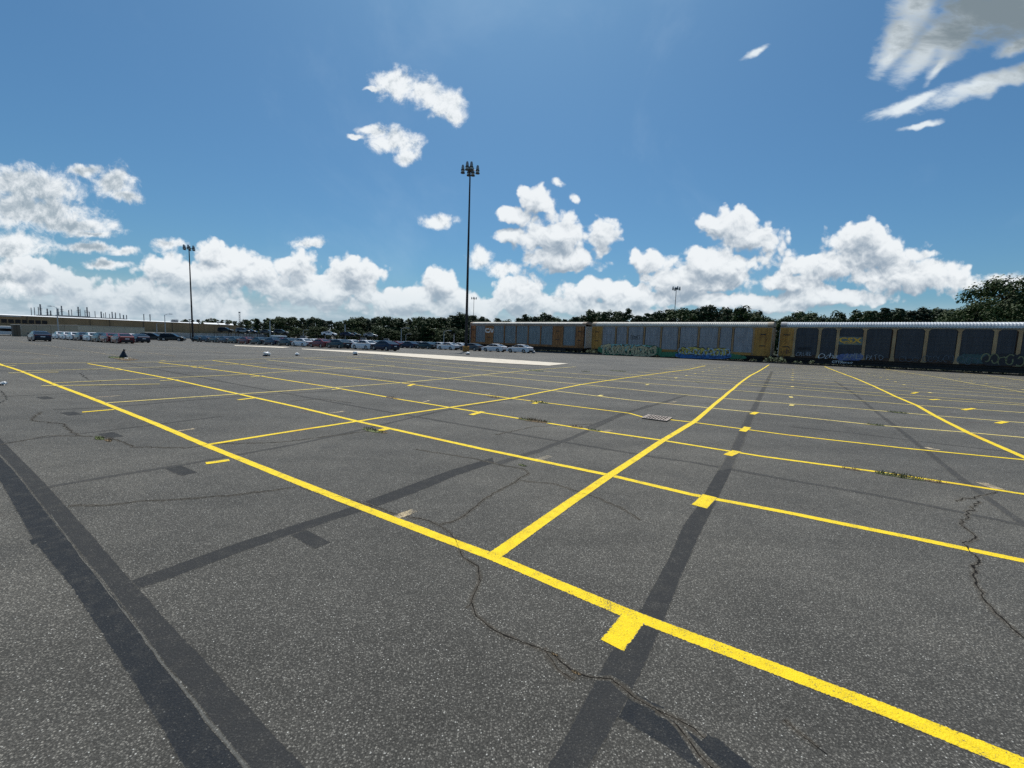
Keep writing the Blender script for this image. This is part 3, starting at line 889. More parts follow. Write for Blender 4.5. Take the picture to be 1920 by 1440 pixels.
def drain():
    c = at(1232, 785)
    e = empty('drain_grate', (c.x, c.y, c.z + 0.014), -YAW)
    tag(e, 'square rusty iron drain grate with parallel bars set in the fourth yellow line', 'drain grate')
    w, d = 0.30, 0.30
    b = MB()
    b.box((-w, -d, 0), (w, -d + 0.04, 0.02)); b.box((-w, d - 0.04, 0), (w, d, 0.02)); b.box((-w, -d + 0.04, 0), (-w + 0.04, d - 0.04, 0.02)); b.box((w - 0.04, -d + 0.04, 0), (w, d - 0.04, 0.02))
    b.build('frame', M['rust_grate'], e)
    b = MB()
    n = 8
    for i in range(n):
        x = -w + 0.07 + i * (2 * w - 0.14) / (n - 1)
        b.box((x - 0.014, -d + 0.042, 0.002), (x + 0.014, d - 0.042, 0.018))
    b.build('bars', M['rust_grate'], e)
    b = MB(); b.box((-w + 0.02, -d + 0.02, -0.006), (w - 0.02, d - 0.02, -0.001))  # black box on the ground, standing in for the shade of the hole
    b.build('pit', M['hole_shade'], e)


drain()
ORD = ['first', 'second', 'third', 'fourth', 'fifth', 'sixth', 'seventh', 'eighth', 'ninth', 'tenth', 'eleventh', 'twelfth', 'thirteenth', 'fourteenth', 'fifteenth', 'sixteenth', 'seventeenth', 'eighteenth', 'nineteenth', 'twentieth']

# ------------------------------------------------------------------ freight train
TA = Vector((0, 86.7)); TD = Vector((1, -0.78)).normalized()      # near side of the railcars


def on_train(px, py=640):
    d = ray(px, py)
    # CAM.xy + t d.xy on the line y = 86.7 - .78 x
    t = 86.7 / (d.y + 0.78 * d.x)
    return Vector((d.x * t, d.y * t))


T_ANG = math.atan2(TD.y, TD.x)


def metal_panel_mat(name, col, var, stain):
    m, t, b = new_mat(name)
    pos = t.n('ShaderNodeTexCoord').outputs['Object']
    sp = t.n('ShaderNodeSeparateXYZ'); t.l(pos, sp.inputs[0])
    # seams: panels lap every 0.42 m, perforations in rows
    fx = t.math('FRACT', t.math('MULTIPLY', sp.outputs[0], 2.35)); fz = t.math('FRACT', t.math('MULTIPLY', sp.outputs[2], 0.86))
    seam = t.math('MAXIMUM', t.smooth(fx, 0.90, 0.97), t.smooth(fz, 0.95, 0.985))
    mp = t.n('ShaderNodeMapping'); t.l(pos, mp.inputs[0]); mp.inputs['Scale'].default_value = (1.6, 1, 0.25)
    n = t.noise(mp.outputs[0], 1.6, 5, 0.65)
    c = t.mix(t.smooth(n, 0.3, 0.7), c4(tuple(x * (1 - var) for x in col)), c4(tuple(x * (1 + var) for x in col)))
    c = t.mix(t.math('MULTIPLY', seam, 0.55), c, c4(tuple(x * 0.35 for x in col)))
    mp2 = t.n('ShaderNodeMapping'); t.l(pos, mp2.inputs[0]); mp2.inputs['Scale'].default_value = (7, 1, 0.5)
    st = t.smooth(t.noise(mp2.outputs[0], 1.0, 4, 0.6), 0.55, 0.75)
    c = t.mix(t.math('MULTIPLY', st, 0.35), c, c4(stain))
    t.l(c, b.inputs['Base Color']); b.inputs['Roughness'].default_value = 0.55; b.inputs['Metallic'].default_value = 0.15
    return m


def steel_paint(name, col, rust, amt):
    m, t, b = new_mat(name)
    pos = t.n('ShaderNodeTexCoord').outputs['Object']
    mp = t.n('ShaderNodeMapping'); t.l(pos, mp.inputs[0]); mp.inputs['Scale'].default_value = (2.2, 2.2, 0.5)
    n = t.noise(mp.outputs[0], 1.3, 6, 0.7); n2 = t.noise(pos, 0.5, 3, 0.5)
    c = t.mix(t.smooth(n2, 0.3, 0.7), c4(tuple(x * 0.8 for x in col)), c4(tuple(x * 1.15 for x in col)))
    c = t.mix(t.math('MULTIPLY', t.smooth(n, 0.42, 0.68), amt), c, c4(rust))
    t.l(c, b.inputs['Base Color']); b.inputs['Roughness'].default_value = 0.7
    return m


M['cn_frame'] = steel_paint('rusty_brown_steel', (0.36, 0.165, 0.055), (0.13, 0.06, 0.03), 0.75)
M['cn_panel'] = metal_panel_mat('blue_grey_panel', (0.23, 0.265, 0.275), 0.2, (0.16, 0.10, 0.05))
M['tt_frame'] = steel_paint('ochre_steel', (0.50, 0.26, 0.055), (0.17, 0.075, 0.03), 0.5)
M['tt_post'] = steel_paint('tan_post_steel', (0.40, 0.25, 0.12), (0.16, 0.08, 0.04), 0.6)
M['tt_panel'] = metal_panel_mat('lilac_grey_panel', (0.32, 0.325, 0.335), 0.2, (0.18, 0.16, 0.15))
M['cx_panel'] = metal_panel_mat('slate_panel', (0.048, 0.052, 0.060), 0.2, (0.035, 0.035, 0.035))
M['cx_post'] = steel_paint('pale_tan_post', (0.44, 0.31, 0.16), (0.30, 0.12, 0.05), 0.5)
M['fascia_brown'] = steel_paint('fascia_brown', (0.30, 0.23, 0.17), (0.20, 0.12, 0.07), 0.5)
M['fascia_tan'] = steel_paint('fascia_tan', (0.40, 0.33, 0.24), (0.25, 0.18, 0.12), 0.5)
M['roof_steel'] = mat('galvanised_roof', (0.62, 0.63, 0.63), 0.42, 0.10, 0.8, metal=0.35, dirt=((0.42, 0.40, 0.36), 0.4))
M['roof_cream'] = mat('cream_roof', (0.60, 0.57, 0.50), 0.5, 0.10, 0.8, metal=0.15, dirt=((0.40, 0.36, 0.30), 0.4))
M['bogie'] = mat('bogie_steel', (0.028, 0.024, 0.022), 0.8, 0.3, 3)
M['under'] = mat('underframe_steel', (0.075, 0.045, 0.03), 0.85, 0.3, 1.2)
M['sign_white'] = mat('white_sign_paint', (0.75, 0.74, 0.70), 0.6, 0.08, 2)
M['sign_yellow'] = mat('yellow_sign_paint', (0.70, 0.40, 0.04), 0.6, 0.15, 2)
M['sign_green'] = mat('grey_green_plate', (0.13, 0.17, 0.16), 0.6, 0.15, 2)
M['sign_black'] = mat('black_sign_paint', (0.02, 0.02, 0.025), 0.6, 0.1, 2)
G = {}
for k, c in {'cream': (0.62, 0.50, 0.28), 'tealp': (0.28, 0.52, 0.47), 'green': (0.05, 0.20, 0.09), 'yell': (0.60, 0.48, 0.10), 'blue': (0.04, 0.16, 0.40), 'ltblue': (0.40, 0.52, 0.62),
             'black': (0.015, 0.015, 0.02), 'white': (0.60, 0.62, 0.64), 'dimwhite': (0.28, 0.30, 0.32), 'dim': (0.10, 0.12, 0.14), 'dkteal': (0.04, 0.09, 0.09), 'olive': (0.22, 0.22, 0.10), 'pblue': (0.10, 0.14, 0.30), 'brown': (0.16, 0.07, 0.03)}.items():
    G[k] = mat('spray_' + k, c, 0.5, 0.25, 3.0)


def text_mesh(txt, size, name, m, parent, x, y, z, offset=0.0, shear=0.0, sx=1.0, depth=0.002, spacing=1.0):
    cu = bpy.data.curves.new(name, 'FONT'); cu.body = txt; cu.size = size; cu.offset = offset; cu.shear = shear; cu.extrude = depth; cu.space_character = spacing
    cu.resolution_u = 3
    to = bpy.data.objects.new(name, cu); COL.objects.link(to)
    dg = bpy.context.evaluated_depsgraph_get()
    me = bpy.data.meshes.new_from_object(to.evaluated_get(dg))
    bpy.data.objects.remove(to); bpy.data.curves.remove(cu)
    me.materials.clear(); me.materials.append(m)
    xs = [v.co.x for v in me.vertices]
    cx = (min(xs) + max(xs)) / 2
    for v in me.vertices: v.co = Vector(((v.co.x - cx) * sx, -v.co.z, v.co.y))
    o = bpy.data.objects.new(name, me); COL.objects.link(o); o.parent = parent; o.location = (x, y, z)
    return o


def stroke(b, pts, w, y, m=0):
    """flat spray stroke on the x z plane"""
    P = [Vector(p) for p in pts]
    k0 = len(b.v)
    for i, p in enumerate(P):
        d = (P[min(len(P) - 1, i + 1)] - P[max(0, i - 1)]).normalized(); n = Vector((-d.y, d.x)) * w * 0.5
        b.v.append((p.x + n.x, y, p.y + n.y)); b.v.append((p.x - n.x, y, p.y - n.y))
    for i in range(len(P) - 1):
        k = k0 + 2 * i; b.f.append((k, k + 1, k + 3, k + 2)); b.m.append(m)


def scrawl(b, x0, x1, z0, z1, n, w, y, rnd):
    """wild interlocking tag letters"""
    for i in range(n):
        cx = x0 + (x1 - x0) * (i + 0.5) / n; hw = (x1 - x0) / n * 0.6
        pts = []
        k = rnd.randint(4, 7)
        a = rnd.uniform(0, 6.28); turn = rnd.uniform(0.8, 1.7) * rnd.choice((-1, 1))
        for j in range(k * 3):
            t = j / (k * 3 - 1)
            a2 = a + turn * 4.2 * t
            r = 0.35 + 0.65 * abs(math.sin(2.3 * t + i))
            pts.append((cx + hw * r * math.cos(a2), (z0 + z1) / 2 + (z1 - z0) * 0.5 * r * math.sin(a2)))
        stroke(b, pts, w, y)


def autorack(px0, px1, style, label):
    a = on_train(px0); c = on_train(px1) if px1 else None
    L = (c - a).length if c is not None else 28.4
    e = empty('autorack_railcar', (a.x, a.y, 0), T_ANG)
    tag(e, label, 'railcar', 'autorack railcars of the freight train')
    W = 3.1
    ZT, ZP, ZB, ZS = 4.93, 4.86, 1.30, 0.92
    fr, pn, po, rf, fa = {'cn': ('cn_frame', 'cn_panel', 'cn_frame', 'roof_cream', 'fascia_brown'), 'tt': ('tt_frame', 'tt_panel', 'tt_post', 'roof_cream', 'fascia_tan'),
                          'cx': ('tt_frame', 'cx_panel', 'cx_post', 'roof_steel', 'fascia_tan')}[style]

    def lx(px):   # picture column -> position along the car side
        return (on_train(px) - a).length * (1 if px >= px0 else -1)
    # core
    b = MB(); b.box((0.25, 0.10, ZS), (L - 0.25, W - 0.10, ZT)); b.build('inner_body', M['under'], e)
    b = MB(); b.box((0.1, 0.02, ZS - 0.02), (L - 0.1, W - 0.02, ZB - 0.002)); 
    for k in range(int(L / 1.6)):
        b.box((0.5 + k * 1.6, -0.03, ZS), (0.58 + k * 1.6, 0.018, ZB - 0.02))
    b.build('side_sill', M[fr] if style != 'cx' else M['under'], e)
    b = MB(); b.box((0.6, 0.2, 0.62), (L - 0.6, W - 0.2, ZS - 0.022)); b.box((4.2, 0.3, 0.22), (L - 4.2, W - 0.3, 0.618)); b.build('underframe_gap_fill', M['bogie'], e)  # second box added below the frame to fill the gap with dark
    # end sections
    if style == 'cn':
        pans = [(892, 909), (925, 944), (946.5, 966), (968.5, 988.5), (991, 1012), (1014.5, 1035), (1056, 1078)]
        doors = [(884, 891.3), (909.5, 924.5), (1035.6, 1055.4), (1078.6, 1094)]
        posts = [945.2, 967.2, 989.8, 1013.2]
    elif style == 'tt':
        pans = [(1129, 1152), (1156, 1174), (1178, 1205), (1209.5, 1237), (1241, 1270), (1275, 1307), (1311.5, 1345), (1349.5, 1371), (1376, 1410.5)]
        doors = [(1109.5, 1127.6), (1414, 1446)]
        posts = [1128.3, 1154, 1176, 1207.2, 1239, 1272.5, 1309.3, 1347.3, 1373.6, 1412.4]
    else:
        pans = [(1491, 1533), (1539, 1567), (1573.5, 1617), (1624, 1670), (1681, 1732), (1740, 1793), (1802, 1862), (1870, 1905)]
        doors = [(1461.5, 1487)]
        posts = [1488.8, 1536, 1570, 1620.5, 1676, 1736, 1798, 1866, 1912]
    P2 = [(lx(p), lx(q)) for p, q in pans]; D2 = [(lx(p), lx(q)) for p, q in doors]; S2 = [lx(p) for p in posts]
    if style == 'cx':
        # remainder of the car beyond the right edge of the view
        x = S2[-1]
        for st in (3.0, 1.9, 3.0):
            if x + st < L - 2.0:
                P2.append((x + 0.2, x + st - 0.2)); x += st; S2.append(x)
        D2.append((x + 0.3, L - 0.1))
    for (x0, x1) in P2:
        b = MB(); n = max(4, int((x1 - x0) / 0.14)); dx = (x1 - x0) / n
        for k in range(n):
            xa = x0 + k * dx
            ya, yb = (0.020, 0.040) if style != 'cx' else (0.03, 0.036)
            b.quad((xa, ya, ZB), (xa + dx * 0.7, ya, ZB), (xa + dx * 0.7, ya, ZP), (xa, ya, ZP))
            b.quad((xa + dx * 0.7, ya, ZB), (xa + dx * 0.78, yb, ZB), (xa + dx * 0.78, yb, ZP), (xa + dx * 0.7, ya, ZP))
            b.quad((xa + dx * 0.78, yb, ZB), (xa + dx, yb, ZB), (xa + dx, yb, ZP), (xa + dx * 0.78, yb, ZP))
        for j in range(1, 4):     # horizontal laps between the panel rows
            z = ZB + (ZP - ZB) * j / 4
            b.box((x0, 0.008, z - 0.022), (x1, 0.0195 if style != 'cx' else 0.0295, z + 0.022))
        b.build('side_panel', M[pn], e)
    for (x0, x1) in D2:
        b = MB(); b.box((x0, -0.012, ZB - 0.25), (x1, 0.09, ZP))
        n = max(2, int((x1 - x0) / 0.55))
        for k in range(n + 1):
            x = x0 + (x1 - x0 - 0.07) * k / n
            b.box((x, -0.06, ZB - 0.2), (x + 0.07, -0.014, ZP - 0.05))
        o = b.build('end_bay', M[fr], e)
        if x1 - x0 > 1.0:
            mid = (x0 + x1) / 2
            b = MB()
            for zz in (2.25, 3.85):
                b = MB(); b.box((mid - 0.35, -0.09, zz), (mid + 0.35, -0.064, zz + 0.12)); b.build('latch', M['sign_black'], o)
    for x in S2:
        b = MB()
        w = 0.11 if style != 'cx' else 0.15
        zb = ZS + 0.02
        b.hexa([(x - w * 1.7, -0.05, zb), (x + w * 1.7, -0.05, zb), (x + w * 1.7, 0.019, zb), (x - w * 1.7, 0.019, zb),
                (x - w, -0.05, zb + 0.55), (x + w, -0.05, zb + 0.55), (x + w, 0.019, zb + 0.55), (x - w, 0.019, zb + 0.55)])
        b.box((x - w, -0.05, zb + 0.552), (x + w, 0.019, ZP - 0.25))
        b.hexa([(x - w, -0.05, ZP - 0.248), (x + w, -0.05, ZP - 0.248), (x + w, 0.019, ZP - 0.248), (x - w, 0.019, ZP - 0.248),
                (x - w * 2.4, -0.05, ZP - 0.02), (x + w * 2.4, -0.05, ZP - 0.02), (x + w * 2.4, 0.019, ZP - 0.02), (x - w * 2.4, 0.019, ZP - 0.02)])
        b.build('side_post', M[po], e)
    # roof: corrugated arch
    zf = 5.30
    b = MB()
    b.box((0.02, -0.03, ZT - 0.06), (L - 0.02, 0.098, ZT + (0.30 if style == 'cn' else 0.06)))
    b.box((0.02, W - 0.098, ZT - 0.06), (L - 0.02, W + 0.03, ZT + 0.06))
    b.build('roof_fascia', M[fa], e)
    prof = [(-0.02, ZT + 0.07), (0.0, 5.26), (0.12, 5.45), (0.42, 5.57), (0.95, 5.65), (1.55, 5.68), (2.15, 5.65), (2.68, 5.57), (2.98, 5.45), (3.1, 5.26), (3.12, ZT + 0.07)]
    if style == 'cn': prof[0] = (-0.01, ZT + 0.31); prof[1] = (0.02, 5.36)
    b = MB(); n = int((L - 1.4) / 0.26) * 4; x0 = 0.7; dx = (L - 1.4) / n
    for i in range(n + 1):
        k = i % 4
        h = 0.055 if k in (1, 2) else 0.0
        for (y, z) in prof:
            cy = (y - 1.55) / 1.6
            b.v.append((x0 + i * dx, y + cy * h, z + h * 0.7))
    m = len(prof)
    for i in range(n):
        for j in range(m - 1):
            k = i * m + j
            b.f.append((k, k + m, k + m + 1, k + 1)); b.m.append(0)
    b.build('roof', M[rf], e)
    # roof end hoods
    for s in (0, 1):
        b = MB(); xa, xb = (0.02, 0.698) if s == 0 else (L - 0.698, L - 0.02)
        p2 = [(y + (0.03 if y > 1.55 else -0.03), z + 0.05) for (y, z) in prof]
        k0 = len(b.v)
        for x in (xa, xb):
            for (y, z) in p2: b.v.append((x, y, z))
        for j in range(m - 1): b.f.append((j, j + m, j + m + 1, j + 1)); b.m.append(0)
        b.f.append(tuple(range(m))); b.m.append(0); b.f.append(tuple(range(2 * m - 1, m - 1, -1))); b.m.append(0)
        b.build('roof_hood', M[fa] if style != 'cx' else M['grey_hood'], e)
    # end doors
    for x in (0.0, L):
        b = MB(); b.box((x - 0.0 if x == 0 else x - 0.1, 0.05, ZS), (x + 0.1 if x == 0 else x, W - 0.05, ZT - 0.07))
        for k in range(7):
            y = 0.15 + k * 0.44
            b.box((x - 0.03 if x == 0 else x + 0.002, y, ZS + 0.1), (x - 0.002 if x == 0 else x + 0.03, y + 0.12, ZT - 0.2))
        b.build('end_door', M['galv'] if style != 'tt' else M['fascia_tan'], e)
    # ladders at the ends
    for x in (0.35, L - 0.75):
        b = MB()
        for q in (0, 0.4): b.tube((x + q, -0.10, 0.6), (x + q, -0.10, 4.8), 0.018, n=6)
        z = 0.7
        while z < 4.8: b.tube((x, -0.10, z), (x + 0.4, -0.10, z), 0.013, n=5); z += 0.38
        b.build('ladder', M[fr], e)
    # bogies
    for x in (2.3, L - 2.3):
        bg = MB(); bg.box((x - 1.35, 0.42, 0.42), (x + 1.35, 0.56, 0.80)); bg.box((x - 1.35, W - 0.56, 0.42), (x + 1.35, W - 0.42, 0.80)); bg.box((x - 0.2, 0.562, 0.45), (x + 0.2, W - 0.562, 0.6))
        bo = bg.build('bogie', M['bogie'], e)
        for q in (-0.88, 0.88):
            wh = MB()
            for y in (0.60, W - 0.72):
                wh.tube((x + q, y, 0.44), (x + q, y + 0.12, 0.44), 0.36, n=20); wh.tube((x + q, y - 0.02, 0.44), (x + q, y - 0.001, 0.44), 0.12, n=12)
            wh.tube((x + q, 0.75, 0.44), (x + q, W - 0.75, 0.44), 0.08, n=8)
            wh.build('wheelset', M['bogie'], bo)
    for x0, x1 in ((-0.55, 0.02), (L - 0.02, L + 0.55)):
        b = MB(); b.box((x0, W / 2 - 0.15, 0.75), (x1, W / 2 + 0.15, 1.0)); b.build('coupler', M['bogie'], e)
    return e, L, lx


M['grey_hood'] = mat('grey_hood', (0.30, 0.30, 0.31), 0.6, 0.1, 1)
c1, L1, lx1 = autorack(880.5, 1097, 'cn', 'brown autorack railcar with blue grey side panels and white CN lettering, behind white sedans')
c2, L2, lx2 = autorack(1108.5, 1447.5, 'tt', 'middle autorack railcar with lilac grey panels, tan posts and two colourful graffiti pieces')
c3, L3, lx3 = autorack(1460.5, None, 'cx', 'dark slate autorack railcar with silver roof and yellow CSX lettering at right edge')

def zof(px, py):
    d = ray(px, py); t = 86.7 / (d.y + 0.78 * d.x)
    return H + d.z * t

# CN letters drawn as one bent line
b = MB()
zc = 3.0
zt = zof(918, 616.5); zb_ = zof(918, 622.8)
x0, x1 = lx1(910.5), lx1(924.3)
w = (x1 - x0); h = zt - zb_
pts = [(x0 + w * .46, zt), (x0 + w * .10, zt), (x0 + w * .02, zt - h * .12), (x0, zt - h * .5), (x0 + w * .02, zb_ + h * .12), (x0 + w * .10, zb_), (x0 + w * .50, zb_), (x0 + w * .56, zb_ + h * .15), (x0 + w * .60, zt - h * .15), (x0 + w * .66, zt), (x0 + w * .72, zt - h * .1),
       (x0 + w * .80, zb_ + h * .1), (x0 + w * .86, zb_), (x0 + w * .93, zb_ + h * .1), (x0 + w * .97, zb_ + h * .5), (x0 + w, zt)]
stroke(b, pts, 0.24, -0.066)
b.build('lettering', M['sign_white'], c1)
b = MB(); b.box((x0 - 0.2, -0.062, zb_ - 0.25), (x1 + 0.2, -0.0605, zt + 0.4)); b.build('sign_plate', M['cn_frame'], c1)
# middle car: small framed mark
zz = zof(1189, 634)
b = MB(); X0, X1 = lx2(1182), lx2(1198.5); Z0, Z1 = zof(1190, 636.2), zof(1190, 628.4)
for q in ((X0, -0.004, Z0, X1, Z0 + 0.05), (X0, -0.004, Z1 - 0.05, X0 + 0.5, Z1), (X1 - 0.5, -0.004, Z1 - 0.05, X1, Z1)):
    b.box((q[0], -0.004, q[2]), (q[3], -0.001, q[4]))
b.box((X0, -0.004, Z0 + 0.052), (X0 + 0.05, -0.001, Z1 - 0.052)); b.box((X1 - 0.05, -0.004, Z0 + 0.052), (X1, -0.001, Z1 - 0.052))
b.build('sign_frame', M['sign_black'], c2)
text_mesh('CSX', 0.52, 'lettering', M['sign_black'], c2, (X0 + X1) / 2, -0.003, zof(1190, 634.4), offset=0.012, sx=1.15)
# CSX on the dark car
X0, X1 = lx3(1571.5), lx3(1617.5); Z0, Z1 = zof(1594, 646.5), zof(1594, 631.5)
b = MB(); b.box((X0, -0.002, Z0), (X1, 0.006, Z1)); b.build('sign_plate', M['sign_green'], c3)
text_mesh('CSX', 0.86, 'lettering', M['sign_yellow'], c3, lx3(1594.5), -0.008, zof(1594, 642.2), offset=0.035, sx=1.30, spacing=1.08)
b = MB(); b.box((lx3(1582), -0.008, zof(1594, 644.9)), (lx3(1608), -0.004, zof(1594, 644.1))); b.build('underline', M['sign_yellow'], c3)
text_mesh('CTTX', 0.42, 'lettering', M['sign_white'], c3, lx3(1575), -0.012, zof(1575, 681.0), offset=0.014, sx=1.05)
text_mesh('691617', 0.30, 'lettering', M['sign_white'], c3, lx3(1594.5), -0.012, zof(1595, 682.0), offset=0.008, sx=1.05)


def tagtext(parent, lx, px, py, txt, m, wpx, hpx, off=0.03, shear=0.0, y=-0.07, outline=None, name='graffiti'):
    xw = lx(px + wpx / 2) - lx(px - wpx / 2); zh = zof(px, py - hpx / 2) - zof(px, py + hpx / 2)
    sz = zh / 0.72
    def put(mm, o_, yy):
        o = text_mesh(txt, sz, name, mm, parent, (lx(px - wpx / 2) + lx(px + wpx / 2)) / 2, yy, zof(px, py + hpx / 2), offset=o_, shear=shear)
        xs = [v.co.x for v in o.data.vertices]; s = xw / max(1e-3, max(xs) - min(xs))
        for i, v in enumerate(o.data.vertices):
            v.co.x *= s
            v.co.z += 0.10 * zh * math.sin(v.co.x * 3.1) + 0.07 * zh * math.sin(v.co.x * 8.3)
            v.co.x += 0.12 * zh * math.sin(v.co.z * 5.0)
        return o
    if outline: put(outline, off + 0.07, y + 0.006)
    return put(m, off, y)


# left piece: teal cloud, cream letters
def blob(parent, lx, px0, px1, top, bot, m, y, seed, name='graffiti_cloud', amp=0.16):
    b = MB(); n = 60; rnd = random.Random(seed)
    ts, bs = [], []
    for i in range(n + 1):
        t = i / n; px = px0 + (px1 - px0) * t
        e_ = min(1, 8 * t, 8 * (1 - t))
        zt_ = zof(px, top(t)); zb2 = zof(px, bot(t)); mid = (zt_ + zb2) / 2
        j = amp * mnoise.noise(Vector((t * 14 + seed, 2, 3))) + amp * 0.6 * mnoise.noise(Vector((t * 37 + seed, 5, 3)))
        ts.append((lx(px), y, mid + (zt_ - mid) * (0.35 + 0.65 * e_) + j)); bs.append((lx(px), y, mid + (zb2 - mid) * (0.35 + 0.65 * e_)))
    for i in range(n): b.quad(bs[i], bs[i + 1], ts[i + 1], ts[i])
    return b.build(name, m, parent)


blob(c2, lx2, 1122, 1242, lambda t: 645.0 + 3 * t, lambda t: 665 + 3 * t, G['green'], -0.054, 3)
blob(c2, lx2, 1127, 1222, lambda t: 644.5 + 3 * t, lambda t: 656 + 3 * t, G['tealp'], -0.057, 8)
tagtext(c2, lx2, 1181, 656.5, 'TURKHEZO', G['cream'], 104, 16.5, off=0.09, shear=0.12, y=-0.072, outline=G['black'])
blob(c2, lx2, 1236, 1275, lambda t: 660.0, lambda t: 669, G['green'], -0.053, 5)
blob(c2, lx2, 1368, 1403, lambda t: 662.0 + 6 * t, lambda t: 673, G['green'], -0.053, 7)
blob(c2, lx2, 1268, 1374, lambda t: 660.5 + 1.5 * t, lambda t: 671.5 + 2 * t, G['blue'], -0.056, 15)
blob(c2, lx2, 1290, 1366, lambda t: 655 + 1.0 * t, lambda t: 663 + 2 * t, G['white'], -0.058, 21)
tagtext(c2, lx2, 1321, 658.5, 'SEENGS', G['yell'], 92, 11.5, off=0.08, shear=0.25, y=-0.072, outline=G['black'])
bb = MB(); rn = random.Random(4)
scrawl(bb, lx2(1272), lx2(1372), zof(1320, 671), zof(1320, 655), 15, 0.05, -0.0785, rn)
bc = MB(); scrawl(bc, lx2(1275), lx2(1370), zof(1320, 666), zof(1320, 653), 10, 0.14, -0.0765, rn); bc.build('graffiti_fill', G['ltblue'], c2)
bb.build('graffiti_outline', G['black'], c2)
bb = MB()
scrawl(bb, lx2(1130), lx2(1236), zof(1180, 666), zof(1180, 648), 17, 0.05, -0.0785, rn)
bc = MB(); scrawl(bc, lx2(1132), lx2(1232), zof(1180, 666), zof(1180, 650), 12, 0.16, -0.0765, rn); bc.build('graffiti_fill', G['cream'], c2)
bb.build('graffiti_outline', G['black'], c2)
# right car tags
tagtext(c3, lx3, 1509, 653.5, 'MUTOS', G['black'], 24, 5, off=0.02, shear=0.1)
tagtext(c3, lx3, 1509, 663.5, 'CRUEL', G['dimwhite'], 30, 7.5, off=0.0, shear=0.15)
tagtext(c3, lx3, 1554, 667, 'Ocha', G['white'], 36, 10, off=-0.005, shear=0.3)
blob(c3, lx3, 1572, 1622, lambda t: 664.0 - 1 * t, lambda t: 676, G['pblue'], -0.053, 31)
tagtext(c3, lx3, 1601, 668, 'JAMES', G['dimwhite'], 36, 10.5, off=0.0, shear=0.25)
tagtext(c3, lx3, 1643, 670, 'PATO', G['dimwhite'], 31, 10.5, off=-0.012)
bb = MB(); scrawl(bb, lx3(1690), lx3(1728), zof(1710, 678), zof(1710, 667), 3, 0.05, -0.0535, rn); bb.build('graffiti', G['dim'], c3)
bb = MB(); scrawl(bb, lx3(1735), lx3(1795), zof(1760, 679), zof(1760, 665), 6, 0.06, -0.0535, rn); bb.build('graffiti', G['dim'], c3)
blob(c3, lx3, 1799, 1868, lambda t: 664, lambda t: 682, G['dkteal'], -0.0525, 44)
bb = MB(); scrawl(bb, lx3(1800), lx3(1840), zof(1820, 684), zof(1820, 667), 3, 0.06, -0.0545, rn); bb.build('graffiti', G['dim'], c3)
blob(c3, lx3, 1846, 1925, lambda t: 664, lambda t: 686, G['black'], -0.0527, 47)
bb = MB(); scrawl(bb, lx3(1845), lx3(1925), zof(1885, 686), zof(1885, 664), 5, 0.10, -0.0548, rn); bb.build('graffiti', G['olive'], c3)
tagtext(c3, lx3, 1471, 660, 'HA', G['brown'], 10, 7, off=0.0, y=-0.066)
tagtext(c3, lx3, 1480, 657, 'b3', G['brown'], 7, 12, off=0.0, y=-0.066)


def track():
    e = empty('railway_track', (TA.x, TA.y, 0), T_ANG)
    tag(e, kind='structure')
    x0, x1 = -60, 130
    b = MB()
    b.quad((x0, -1.0, -1.6), (x1, -1.0, -1.6), (x1, 0.1, -0.04), (x0, 0.1, -0.04)); b.quad((x0, 0.1, -0.04), (x1, 0.1, -0.04), (x1, 3.0, -0.04), (x0, 3.0, -0.04)); b.quad((x0, 3.0, -0.04), (x1, 3.0, -0.04), (x1, 4.1, -1.6), (x0, 4.1, -1.6))
    b.build('ballast', M['ballast'], e)
    b = MB()
    for y in (0.815, 2.25): b.box((x0, y - 0.035, 0.02), (x1, y + 0.035, 0.08))
    b.build('rails', M['rail'], e)
    b = MB(); x = x0
    while x < x1: b.box((x, 0.3, -0.036), (x + 0.23, 2.8, 0.018)); x += 0.55
    o = b.build('sleepers', M['tie'], e); o['kind'] = 'stuff'


track()
# scrub added beyond the rails so the gap under the train stays dark
b = MB(); rs = random.Random(77)
for k in range(26000):
    u = rs.uniform(-16, 118); v = 5.2 + rs.random() * 3.2; z = rs.random() ** 1.3 * (1.3 + 0.5 * mnoise.noise(Vector((u * 0.4, v, 0))))
    p = TA + TD * u + Vector((0.615, 0.788)) * v; g = terrain(p.x, p.y); s_ = rs.uniform(0.10, 0.24)
    a1 = Vector((rs.gauss(0, 1), rs.gauss(0, 1), rs.gauss(0, 1))).normalized(); a2 = a1.orthogonal().normalized()
    c_ = Vector((p.x, p.y, max(g, -1.4) + z))
    b.poly([c_ + a1 * s_, c_ + a2 * s_ * 0.6, c_ - a1 * s_, c_ - a2 * s_ * 0.6])
o = b.build('scrub', M['pine']); tag(o, 'added dark scrub darkening the gap under the train along the far side of the railway track', 'scrub', kind='stuff')
# grass beyond the train
b = MB()
q0 = TA + TD * -14 + Vector((0.62, 0.79)) * 4.5; nrm = Vector((0.615, 0.788))
xs = [-14 + i * 6 for i in range(34)]
for i in range(len(xs) - 1):
    for j in range(14):
        pts = []
        for (u, v) in ((xs[i], 4.3 + j * 6), (xs[i + 1], 4.3 + j * 6), (xs[i + 1], 10.3 + j * 6), (xs[i], 10.3 + j * 6)):
            p = TA + TD * u + nrm * (v + 4.5); pts.append((p.x, p.y, max(terrain(p.x, p.y), -1.5) + 0.03))
        b.poly(pts)
tag(b.build('grass_verge', M['grass']), kind='structure')


